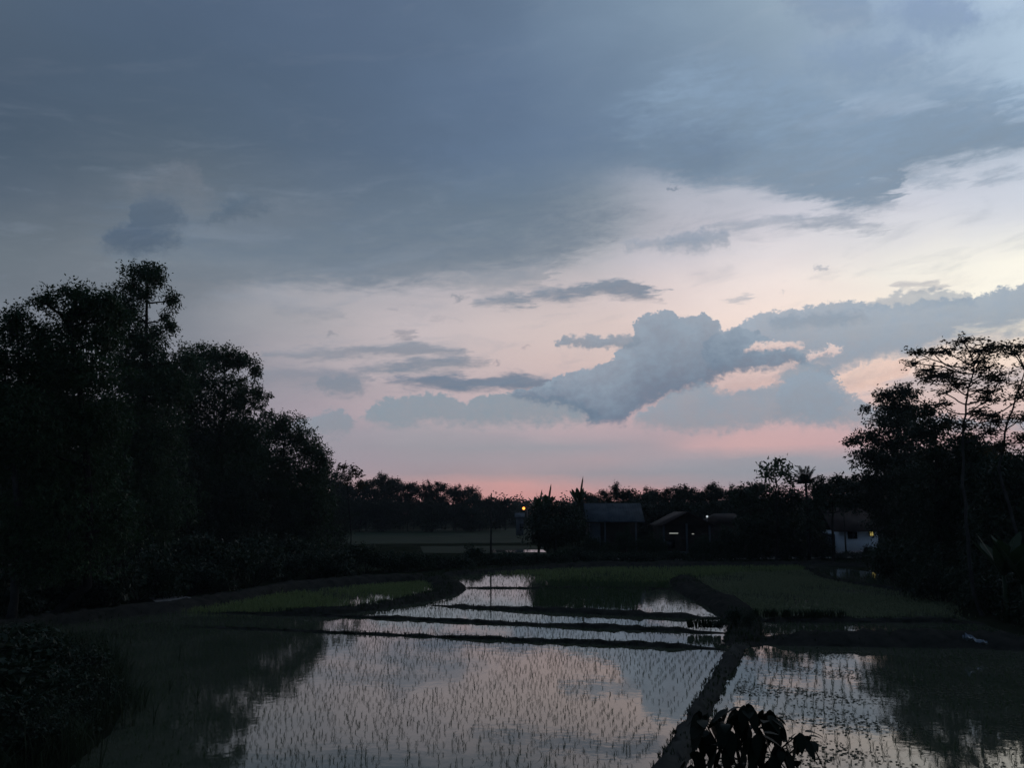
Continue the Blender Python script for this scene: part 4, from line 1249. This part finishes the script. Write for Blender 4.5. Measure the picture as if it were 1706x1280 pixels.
# ------------------------------------------------------------------ middle distance: trees around the houses
px_tree('round_tree', 'round bushy tree standing beside the tin roofed house', 'tree', 925, 104, [(925, 890), (925, 850)],
        [(925, 848, 30, 15), (900, 858, 22, 15), (952, 856, 22, 15), (966, 868, 12, 12), (894, 872, 15, 14), (925, 872, 40, 20), (955, 885, 26, 18), (900, 892, 26, 16), (930, 898, 40, 16)], leaf=0.42, dens=1.3, seed=91, r0=0.25, mleaf='leaf_dark', depth=2.0)
banana(912, 112, 800, 83, 'banana plant with upright leaves rising behind the round bushy tree', 7)
banana(964, 112, 793, 84, 'ragged banana plant rising between the round tree and the tin roof', 9)
banana(897, 110, 812, 85, 'short banana plant behind the outer side of the round tree', 6)
px_tree('tree', 'open branched tree with big round leaves above the treetops by the palm', 'tree', 1292, 92, [(1292, 880), (1292, 830), (1290, 795)],
        [(1275, 778, 7, 4), (1296, 770, 8, 5), (1290, 782, 12, 5), (1310, 782, 10, 5), (1300, 792, 14, 6), (1280, 796, 8, 4), (1316, 800, 10, 6), (1272, 790, 4, 3)], leaf=0.55, dens=0.85, seed=92, r0=0.12, depth=1.0, per=5)
px_tree('tree', 'bushy tree in the dark mass next to the palm', 'tree', 1250, 96, [(1250, 880), (1250, 840)],
        [(1235, 822, 24, 10), (1265, 816, 24, 12), (1290, 822, 26, 14), (1250, 838, 36, 18), (1290, 848, 36, 20), (1320, 830, 26, 18), (1265, 868, 40, 22), (1310, 872, 40, 24), (1240, 885, 30, 20), (1290, 895, 40, 20)], leaf=0.42, dens=1.1, seed=93, r0=0.2, mleaf='leaf_dark', depth=2.5)
px_tree('tree', 'low tree bridging between the palm and the dense right trees', 'tree', 1388, 90, [(1388, 880), (1388, 830)],
        [(1372, 800, 14, 6), (1398, 798, 18, 8), (1360, 815, 22, 10), (1390, 816, 28, 14), (1415, 812, 18, 12), (1350, 838, 22, 14), (1385, 838, 30, 14), (1420, 838, 24, 16), (1345, 868, 20, 18), (1360, 890, 20, 18)], leaf=0.40, dens=1.0, seed=94, r0=0.18, mleaf='leaf_dark', depth=2.0)


def palm(px, D, top_py, seed, label):
    rr = np.random.default_rng(seed)
    x, _, zt = at(px, top_py, D)
    root = empty('palm_tree', (x, D, 0), label, 'palm tree')
    hs = zt - 2.9
    t = MB()
    t.tube([(0, 0, -0.1), (0.06, 0.05, hs * 0.5), (0, 0, hs)], [0.2, 0.15, 0.12], 8)
    t.build('trunk', M['bark'], root)
    for i in range(24):
        an = i * 2.4 + rr.normal() * 0.2
        e = math.radians(84 - i * 3.0 + rr.normal() * 4)
        d = np.array([math.cos(an) * math.cos(e), math.sin(an) * math.cos(e), math.sin(e)])
        L = rr.uniform(2.4, 3.0) if i < 10 else rr.uniform(1.8, 2.4)
        m = MB()
        pts = [np.array([0, 0, hs - 0.1]) + d * L * q + np.array([0, 0, -0.35 * L * q * q]) for q in np.linspace(0, 1, 9)]
        m.tube(pts, [0.03 * (1 - 0.8 * q) for q in np.linspace(0, 1, 9)], 4, False)
        side = np.cross(d, [0, 0, 1.0])
        side /= np.linalg.norm(side) + 1e-6
        q_ = []
        for a in range(1, 9):
            for sg in (-1, 1):
                for sub in (0, 0.5):
                    b = pts[a] * (1 - sub) + pts[a - 1] * sub
                    ax = d * 0.6 + side * sg * 0.8 + np.array([0, 0, -0.25])
                    ll = 0.62 * (1 - 0.5 * a / 9)
                    q_.append((b, ax, ll))
        P = np.array([v[0] for v in q_])
        A = np.array([v[1] for v in q_])
        L_ = np.array([v[2] for v in q_])
        m.quads(leaf_quads(P, A, L_, L_ * 0.2, rr, 0.2))
        m.build('frond', M['leaf_far'], root)
    return root


palm(1340, 90, 758, 95, 'spiky palm standing up beside the open branched tree')

# far rows of trees
f1 = gen_tree('tree', 101, 9.0, 7.5, 0.34, 12, 0.2, 1.05)
f2 = gen_tree('tree', 102, 10.0, 6.5, 0.34, 12, 0.22, 1.0)
f3 = gen_tree('tree', 103, 8.0, 8.0, 0.34, 12, 0.15, 1.05)
f4 = gen_tree('tree', 104, 10.5, 5.0, 0.34, 10, 0.3, 0.7, spread=1.2)
FS = [f1, f2, f3, f4]
ffirst = set()


def far_tree(i, px, D, top_py, lab, grp, wide=1.0):
    src = FS[i]
    x, _, zt = at(px, top_py, D)
    hgt = [9.0, 10.0, 8.0, 10.5][i]
    sz = zt / (hgt * 0.99)
    s = sz * wide
    rz = (px * 7.13) % 6.28
    if i not in ffirst:
        ffirst.add(i)
        src.location = (x, D, 0)
        src.scale = (s, s, sz)
        src.rotation_euler = (0, 0, rz)
        tag(src, lab, 'tree', grp)
    else:
        copy_thing(src, (x, D, 0), rz, (s, s, sz), lab, grp)


row_a = [(548, 782, 0), (566, 800, 1), (590, 806, 2), (612, 800, 0), (632, 790, 3), (650, 796, 1), (668, 802, 2), (690, 806, 0), (705, 808, 3), (722, 802, 1), (742, 806, 0), (757, 810, 3), (775, 814, 2), (790, 822, 0), (799, 828, 2), (810, 833, 0), (826, 834, 2), (842, 833, 0)]
for px, ty, i in row_a:
    far_tree(i, px, 226 + (px * 3 % 17), ty, 'tree in the dark row between the grove and the utility pole', 'trees of the row behind the far field', 1.0)
for px, ty, i in [(560, 830, 2), (600, 832, 0), (640, 834, 2), (680, 836, 0), (720, 838, 2), (760, 840, 0), (785, 845, 2)]:
    far_tree(i, px, 214 + (px * 5 % 9), ty, 'tree in the dark row between the grove and the utility pole', 'trees of the row behind the far field', 1.3)
row_b = [(985, 822, 0), (1005, 815, 1), (1028, 808, 3), (1045, 818, 0), (1066, 820, 2), (1082, 818, 3), (1096, 816, 0), (1112, 812, 1), (1130, 810, 3), (1148, 816, 2), (1162, 812, 1), (1180, 808, 3), (1192, 806, 1), (1208, 818, 0), (1224, 812, 3), (1240, 812, 1), (1262, 806, 0), (1365, 806, 1), (1395, 800, 0), (1420, 800, 2)]
for px, ty, i in row_b:
    far_tree(i, px, 126 + (px * 3 % 13), ty, 'tree in the dark row behind the houses', 'trees of the row behind the houses', 1.0)
for px, ty, i in [(1000, 838, 2), (1040, 836, 0), (1080, 836, 2), (1120, 836, 0), (1165, 838, 2), (1205, 836, 0), (1245, 834, 2), (1330, 830, 0), (1440, 828, 2)]:
    far_tree(i, px, 120 + (px * 5 % 5), ty, 'tree in the dark row behind the houses', 'trees of the row behind the houses', 1.3)
for px, ty, i in [(575, 774, 3), (636, 786, 3), (640, 789, 1), (712, 799, 3), (764, 806, 3), (1024, 802, 3), (1078, 810, 3), (1140, 806, 3), (1187, 802, 3), (1216, 806, 3)]:
    far_tree(i, px, (132 if px > 900 else 230) + (px * 3 % 9), ty, 'thin tree poking above the dark far rows', 'thin trees above the far rows', 0.62)
# distant wood, one mass
rr = np.random.default_rng(121)
mb = MB()
for i in range(150):
    px = rr.uniform(380, 1480)
    D = rr.uniform(290, 420)
    top = 829 + 8 * math.sin(px * 0.05) * 0.5 + rr.uniform(-5, 9)
    x, _, zt = at(px, top, D)
    q = rr.uniform(4.5, 8)
    clump_leaves(mb, (x, D, zt * 0.5), (q, q, zt * 0.52), 60, 5, 1.5, rr, None, 0.1)
tag(mb.build('distant_wood', M['leaf_far']), 'hazy distant wood on the horizon beyond the fields', 'wood', None, 'stuff')

# ------------------------------------------------------------------ houses


def gable_roof(mb, x0, x1, y0, y1, ze, zr, along='x', th=0.12, over=0.0):
    """two thick slopes; ridge along x or y"""
    if along == 'x':
        ym = (y0 + y1) / 2
        for (ya, yb) in ((y0, ym), (y1, ym)):
            v = [(x0, ya, ze), (x1, ya, ze), (x1, yb, zr), (x0, yb, zr)]
            v2 = [(a, b, c - th) for a, b, c in v]
            mb.add(v + v2, [(0, 1, 2, 3), (7, 6, 5, 4), (0, 4, 5, 1), (1, 5, 6, 2), (2, 6, 7, 3), (3, 7, 4, 0)])
    else:
        xm = (x0 + x1) / 2
        for (xa, xb) in ((x0, xm), (x1, xm)):
            v = [(xa, y0, ze), (xa, y1, ze), (xb, y1, zr), (xb, y0, zr)]
            v2 = [(a, b, c - th) for a, b, c in v]
            mb.add(v + v2, [(0, 1, 2, 3), (7, 6, 5, 4), (0, 4, 5, 1), (1, 5, 6, 2), (2, 6, 7, 3), (3, 7, 4, 0)])


def window(parent, x, y, z, w, h, lit=None):
    f = MB()
    t = 0.06
    f.box(x - w / 2 - t, x + w / 2 + t, y - 0.07, y - 0.003, z + h / 2, z + h / 2 + t)
    f.box(x - w / 2 - t, x + w / 2 + t, y - 0.09, y - 0.003, z - h / 2 - t, z - h / 2)
    f.box(x - w / 2 - t, x - w / 2, y - 0.068, y - 0.003, z - h / 2 + 0.002, z + h / 2 - 0.002)
    f.box(x + w / 2, x + w / 2 + t, y - 0.068, y - 0.003, z - h / 2 + 0.002, z + h / 2 - 0.002)
    f.box(x - 0.02, x + 0.02, y - 0.064, y - 0.003, z - h / 2 + 0.002, z + h / 2 - 0.002)
    fo = f.build('window', M['dark_wood'], parent)
    p = MB()
    p.box(x - w / 2, x + w / 2, y - 0.03, y - 0.012, z - h / 2, z + h / 2)
    p.build('pane', M['lamp_yellow'] if lit else M['glass_dark'], fo)
    return fo


def wall_box(mb, x0, x1, y0, y1, z1):
    mb.box(x0, x1, y0, y1, -0.1, z1)


def wall_gable(mb, x0, x1, y, ze, zr, th=0.15):
    xm = (x0 + x1) / 2
    v = [(x0, y, ze), (x1, y, ze), (xm, y, zr)]
    v2 = [(a, b + th, c) for a, b, c in v]
    mb.add(v + v2, [(0, 1, 2), (5, 4, 3), (0, 3, 4, 1), (1, 4, 5, 2), (2, 5, 3, 0)])


# house with the blue-grey tin roof, long side to the viewer
D = 104.0
xl, _, zr = at(974, 839, D + 3)
xr, _, _ = at(1066, 839, D + 3)
ze = at(1020, 869, D)[2]
h = empty('house', ((xl + xr) / 2, D, 0), 'house under a blue-grey tin roof with a dark open porch', 'house')
w = (xr - xl) / 2
m = MB(); gable_roof(m, -w - 0.1, w + 0.1, 0, 6.4, ze, zr, 'x'); ro = m.build('roof', M['tin_roof'], h)
m = MB()
for i in range(23):
    x = -w + i * (2 * w) / 22
    m.add([(x - .03, -0.02, ze + .03), (x + .03, -0.02, ze + .03), (x + .03, 3.19, zr + .03), (x - .03, 3.19, zr + .03), (x, -0.02, ze + .07), (x, 3.19, zr + .07)], [(0, 4, 5, 3), (1, 2, 5, 4)])
m.build('roof_rib', M['tin_roof'], ro)
m = MB(); wall_box(m, -w + 0.4, w - 0.4, 2.0, 5.8, ze - 0.1); m.build('wall', M['brick'], h)  # dark wall colour carries the shade of the open porch
m = MB(); m.box(-w + 0.4, -w + 1.7, 0.9, 1.99, -0.1, ze - 0.25); m.build('side_wall', M['plaster_grey'], h)
m = MB(); m.box(-0.7, 0.3, 1.93, 1.99, 0, 2.1); m.build('door', M['dark_wood'], h)
window(h, 1.5, 1.99, 1.6, 1.0, 1.0)
window(h, -1.7, 1.99, 1.6, 0.9, 1.0)
for x in (-1.2, w - 0.9):
    m = MB(); m.box(x - .09, x + .09, 0.5, 0.68, -0.1, ze + 0.16); m.box(x - .14, x + .14, 0.45, 0.73, -0.1, 0.35); m.build('porch_post', M['plaster_grey'], h)

# house with its gable to the viewer and a tube lamp over the porch
D = 99.0
xa, _, za = at(1146, 853, D)
ze = at(1105, 876, D)[2]
w = 3.1
h = empty('house', (xa, D, 0), 'brown gabled house with a lit tube lamp over its porch', 'house')
m = MB(); gable_roof(m, -w, w, 0, 8.5, ze, za, 'y'); m.build('roof', M['tile_roof'], h)
m = MB(); wall_box(m, -w + .35, w - .35, 2.2, 8.0, ze + 0.02); wall_gable(m, -w + .35, w - .35, 1.2, ze - 0.05, za - 0.22); m.build('wall', M['brick'], h)
m = MB(); m.box(-0.4, 0.5, 2.12, 2.19, 0, 2.05); m.build('door', M['dark_wood'], h)
window(h, -1.7, 2.19, 1.5, 1.0, 1.0)
window(h, 1.7, 2.19, 1.5, 1.0, 1.0)
for x in (-w + 0.45, 0.0, w - 0.45):
    m = MB(); m.box(x - .1, x + .1, 0.9, 1.1, -0.1, ze - 0.02 if abs(x) > 1 else ze + 0.2); m.build('porch_post', M['plaster_grey'], h)
m = MB(); m.box(-w + .56, -0.12, 0.95, 1.05, 0.0, 0.75); m.box(0.12, w - .56, 0.95, 1.05, 0.0, 0.75); m.build('porch_rail', M['plaster_grey'], h)
lx, _, lz = at(1122, 889, D + 1.0)
m = MB(); m.tube([(lx - xa - .5, 0.84, lz), (lx - xa + .5, 0.84, lz)], [.06, .06], 8); lp = m.build('tube_lamp', M['lamp_tube'], h)
m = MB(); m.box(lx - xa - .56, lx - xa + .56, 0.80, 0.89, lz + .065, lz + .11); m.build('fitting', M['metal'], lp)
lx2, _, lz2 = at(1154, 890, D + 1.0)
m = MB(); m.tube([(lx2 - xa - .12, 0.84, lz2), (lx2 - xa + .12, 0.84, lz2)], [.05, .05], 8); m.build('bulb', M['lamp_tube'], h)

# roof of the house behind
D = 108.0
xa, _, za = at(1203, 856, D)
ze = at(1203, 872, D - 2)[2]
h = empty('house', (xa, D, 0), 'small brown hip roofed house half hidden behind the gabled one', 'house')
w = 2.6
m = MB()
m.add([(-w, -2.5, ze), (w, -2.5, ze), (w, 3, ze), (-w, 3, ze), (-w * .35, 0.2, za), (w * .6, 0.2, za)], [(0, 1, 5, 4), (1, 2, 5), (2, 3, 4, 5), (3, 0, 4), (0, 3, 2, 1)])
m.build('roof', M['tile_roof'], h)
m = MB(); wall_box(m, -w + .3, w - .3, -2.1, 2.6, ze - 0.003); m.build('wall', M['brick'], h)
window(h, 0.6, -2.1, 1.6, 0.9, 1.0)
m = MB(); m.box(-1.2, -0.4, -2.16, -2.103, 0, 2.0); m.build('door', M['dark_wood'], h)

# white house by the right trees
D = 108.0
xl, _, z0 = at(1398, 884, D)
xr, _, _ = at(1462, 884, D)
h = empty('house', ((xl + xr) / 2, D, 0), 'white walled house with a red-brown roof and a glowing window', 'house')
w = (xr - xl) / 2
zr = at(1430, 846, D + 3)[2]
m = MB(); gable_roof(m, -w - 1.2, w + 0.7, -0.7, 6.5, z0 - 0.05, zr, 'x'); m.build('roof', M['tile_roof'], h)
m = MB(); wall_box(m, -w, w, 0, 5.8, z0 - 0.1); m.build('wall', M['plaster_white'], h)
window(h, at(1420, 892, D)[0] - h.location.x, 0, at(1420, 892, D)[2], 1.05, 0.8)
window(h, at(1452, 890, D)[0] - h.location.x, 0, at(1452, 889, D)[2], 0.42, 0.62, True)
m = MB(); m.box(-w - 1.45, -w - 0.6, 1.44, 1.497, 0.1, 2.0); dr = m.build('door', M['plaster_grey'], h)
m = MB(); m.tube([(-w - 0.70, 1.41, 1.1), (-w - 0.70, 1.41, 1.22)], [.025, .025], 6); m.build('handle', M['metal'], dr)
m = MB(); m.box(-w - 0.02, w + 0.02, -0.08, -0.003, -0.1, 0.09); m.build('plinth', M['dark_wood'], h)
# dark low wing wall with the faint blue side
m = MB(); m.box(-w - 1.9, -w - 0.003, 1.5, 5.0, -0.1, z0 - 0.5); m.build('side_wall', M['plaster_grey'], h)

# pale little building far behind by the street lamp
D = 185.0
xa, _, za = at(866, 862, D)
h = empty('house', (xa, D, 0), 'tiny pale building at the far end of the field under the orange lamp', 'house')
m = MB(); wall_box(m, -0.8, 0.8, 0, 3, za); m.build('wall', M['plaster_grey'], h)
m = MB(); gable_roof(m, -1.1, 1.1, -0.4, 3.4, za - 0.05, za + 0.9, 'x'); m.build('roof', M['tin_roof'], h)
window(h, 0.4, 0, 2.0, 0.7, 0.9)

# ------------------------------------------------------------------ poles, lamps, small things
D = 104.0
x, _, zt = at(818, 822, D)
p = empty('utility_pole', (x, D, 0), 'thin tall utility pole standing alone before the far field', 'utility pole')
m = MB(); m.tube([(0, 0, -0.2), (0.02, 0, zt * 0.5), (0.05, 0, zt)], [0.12, 0.10, 0.07], 10); m.build('post', M['pole'], p)
m = MB(); m.box(-0.40, 0.46, -0.12, -0.075, zt - 0.62, zt - 0.54); m.build('crossarm', M['pole'], p)
for q in (-0.32, 0.38):
    m = MB(); m.tube([(q, -0.1, zt - 0.54), (q, -0.1, zt - 0.47), (q, -0.1, zt - 0.42)], [0.03, 0.05, 0.02], 8); m.build('insulator', M['plaster_grey'], p)
D = 100.0
x, _, zt = at(1405, 842, D)
p = empty('utility_pole', (x, D, 0), 'slim dark pole standing at the corner of the white house', 'utility pole')
m = MB(); m.tube([(0, 0, -0.2), (0, 0, zt * 0.5), (-0.03, 0, zt)], [0.10, 0.085, 0.06], 10); m.build('post', M['pole'], p)
m = MB(); m.box(-0.36, 0.30, -0.10, -0.065, zt - 0.5, zt - 0.43); m.build('crossarm', M['pole'], p)

D = 178.0
x, _, zt = at(872.5, 847.5, D)
p = empty('street_lamp', (x + 0.7, D, 0), 'street lamp glowing orange far off beyond the round tree', 'street lamp')
m = MB(); m.tube([(0, 0, -0.2), (0, 0, zt * 0.7), (0, 0, zt + 0.2), (-0.25, 0, zt + 0.42), (-0.6, 0, zt + 0.40)], [0.09, 0.075, 0.06, 0.05, 0.04], 8); m.build('post', M['metal'], p)
m = MB()
ring = []
for i in range(7):
    a = math.pi * i / 6
    ring.append(((-0.7, 0, zt - 0.29 * math.cos(a)), 0.28 * math.sin(a) + 0.01))
m.tube([r_[0] for r_ in ring], [r_[1] for r_ in ring], 12)
m.build('lamp_globe', M['lamp_orange'], p, True)
m = MB(); m.tube([(-0.7, 0, zt + 0.34), (-0.7, 0, zt + 0.46)], [0.28, 0.10], 10); m.build('lamp_cap', M['metal'], p)

D = 106.0
x, _, zt = at(1178, 861, D)
p = empty('yard_lamp', (x, D, 0), 'small white lamp shining at the eave between the two brown roofs', 'lamp')
m = MB(); m.tube([(0, 0.08, -0.1), (0, 0.08, zt * 0.5), (0, 0.08, zt)], [0.05, 0.045, 0.035], 8); m.build('post', M['metal'], p)
m = MB(); m.tube([(0, -0.02, zt - 0.13), (0, -0.02, zt - 0.06), (0, -0.02, zt + 0.06), (0, -0.02, zt + 0.12)], [0.04, 0.12, 0.12, 0.03], 10); m.build('bulb', M['lamp_white'], p)

# crumpled scrap of plastic on the right bund
rr = np.random.default_rng(131)
m = MB()
nxx, nyy = 14, 7
vs = []
for j in range(nyy):
    for i in range(nxx):
        u, v = i / (nxx - 1), j / (nyy - 1)
        vs.append((u * 0.85 - 0.42, (v - 0.5) * 0.42 * (1 - 0.4 * u), 0.24 * (1 - u) * (0.6 + 0.4 * math.sin(v * 7)) + 0.09 * math.sin(u * 9 + v * 5) * 0.6 + rr.normal() * 0.025 + 0.06))
m.add(vs, [(j * nxx + i, j * nxx + i + 1, (j + 1) * nxx + i + 1, (j + 1) * nxx + i) for j in range(nyy - 1) for i in range(nxx - 1)])
o = m.build('plastic_sheet', M['plastic'])
gx, gy_ = gp(1625, 1071, 0.45)
o.location = (gx, gy_, 0.42)
o.rotation_euler = (0.15, 0.1, -0.25)
tag(o, 'crumpled scrap of pale blue plastic sheet lying on the broad bund', 'plastic sheet')

# ------------------------------------------------------------------ young tree top just below the viewpoint
rr = np.random.default_rng(141)
D = 6.3
bx = at(1250, 1280, D)[0]
root = empty('sapling', (bx, D, 0), 'black leafed sapling top with drooping leaves poking up just below the viewpoint', 'tree')
tm, lm = MB(), MB()
stem_top = np.array(at(1248, 1300, D)) - np.array([bx, D, 0])
tm.tube([(0.05, 0.1, -0.1), (0.02, 0.05, 1.5), (0, 0, 2.8), tuple(stem_top)], [0.05, 0.04, 0.03, 0.02], 8)
tips = [(1168, 1192, 0), (1190, 1190, .2), (1222, 1184, 0), (1243, 1180, -.1), (1278, 1190, .1), (1210, 1205, -.2), (1252, 1202, .1), (1292, 1208, .1), (1178, 1222, .2), (1222, 1226, 0), (1262, 1226, -.2), (1300, 1236, 0), (1333, 1222, 0), (1345, 1228, .15),
        (1205, 1250, -.1), (1246, 1256, .1), (1286, 1262, 0), (1154, 1262, 0), (1326, 1276, .1), (1190, 1280, .1), (1268, 1290, .1)]
for (px, py, dy) in tips:
    e = np.array(at(px, py, D + dy)) - np.array([bx, D, 0])
    s = stem_top + (e - stem_top) * 0.1 - np.array([0, 0, 0.15])
    mid = (s + e) / 2 + np.array([0, 0, 0.05]) + rr.normal(size=3) * 0.02
    tm.tube([s, mid, e], [0.010, 0.007, 0.004], 5, False)
    for q in range(9 if px < 1320 else 6):
        an = q * 2.4 + rr.normal() * 0.5
        L = rr.uniform(0.095, 0.15)
        base = e + np.array([math.cos(an), math.sin(an), 0]) * rr.uniform(0.01, 0.07) + np.array([0, 0, rr.uniform(-0.06, 0.03)])
        A = np.array([math.cos(an) * 0.5, math.sin(an) * 0.5, rr.uniform(-1.3, 0.15)])
        strip_leaf(lm, base, A, L, L * rr.uniform(0.5, 0.68), rr.uniform(0.2, 0.7), 7, True)
tm.build('trunk', M['bark'], root)
lm.build('crown', M['leaf_front'], root, True)

# ------------------------------------------------------------------ the damp evening air
hz = bpy.data.materials.new('haze')
hz.use_nodes = True
ht = hz.node_tree
ht.nodes.clear()
pv = ht.nodes.new('ShaderNodeVolumePrincipled')
pv.inputs['Color'].default_value = (.86, .9, .96, 1)
pv.inputs['Density'].default_value = 0.0002
ho = ht.nodes.new('ShaderNodeOutputMaterial')
ht.links.new(pv.outputs[0], ho.inputs['Volume'])
mb = MB()
mb.box(-760, 760, -260, 760, -1.2, 24)
o = mb.build('haze', hz)
tag(o, 'thin damp evening air lying over the paddies', 'haze', None, 'stuff')
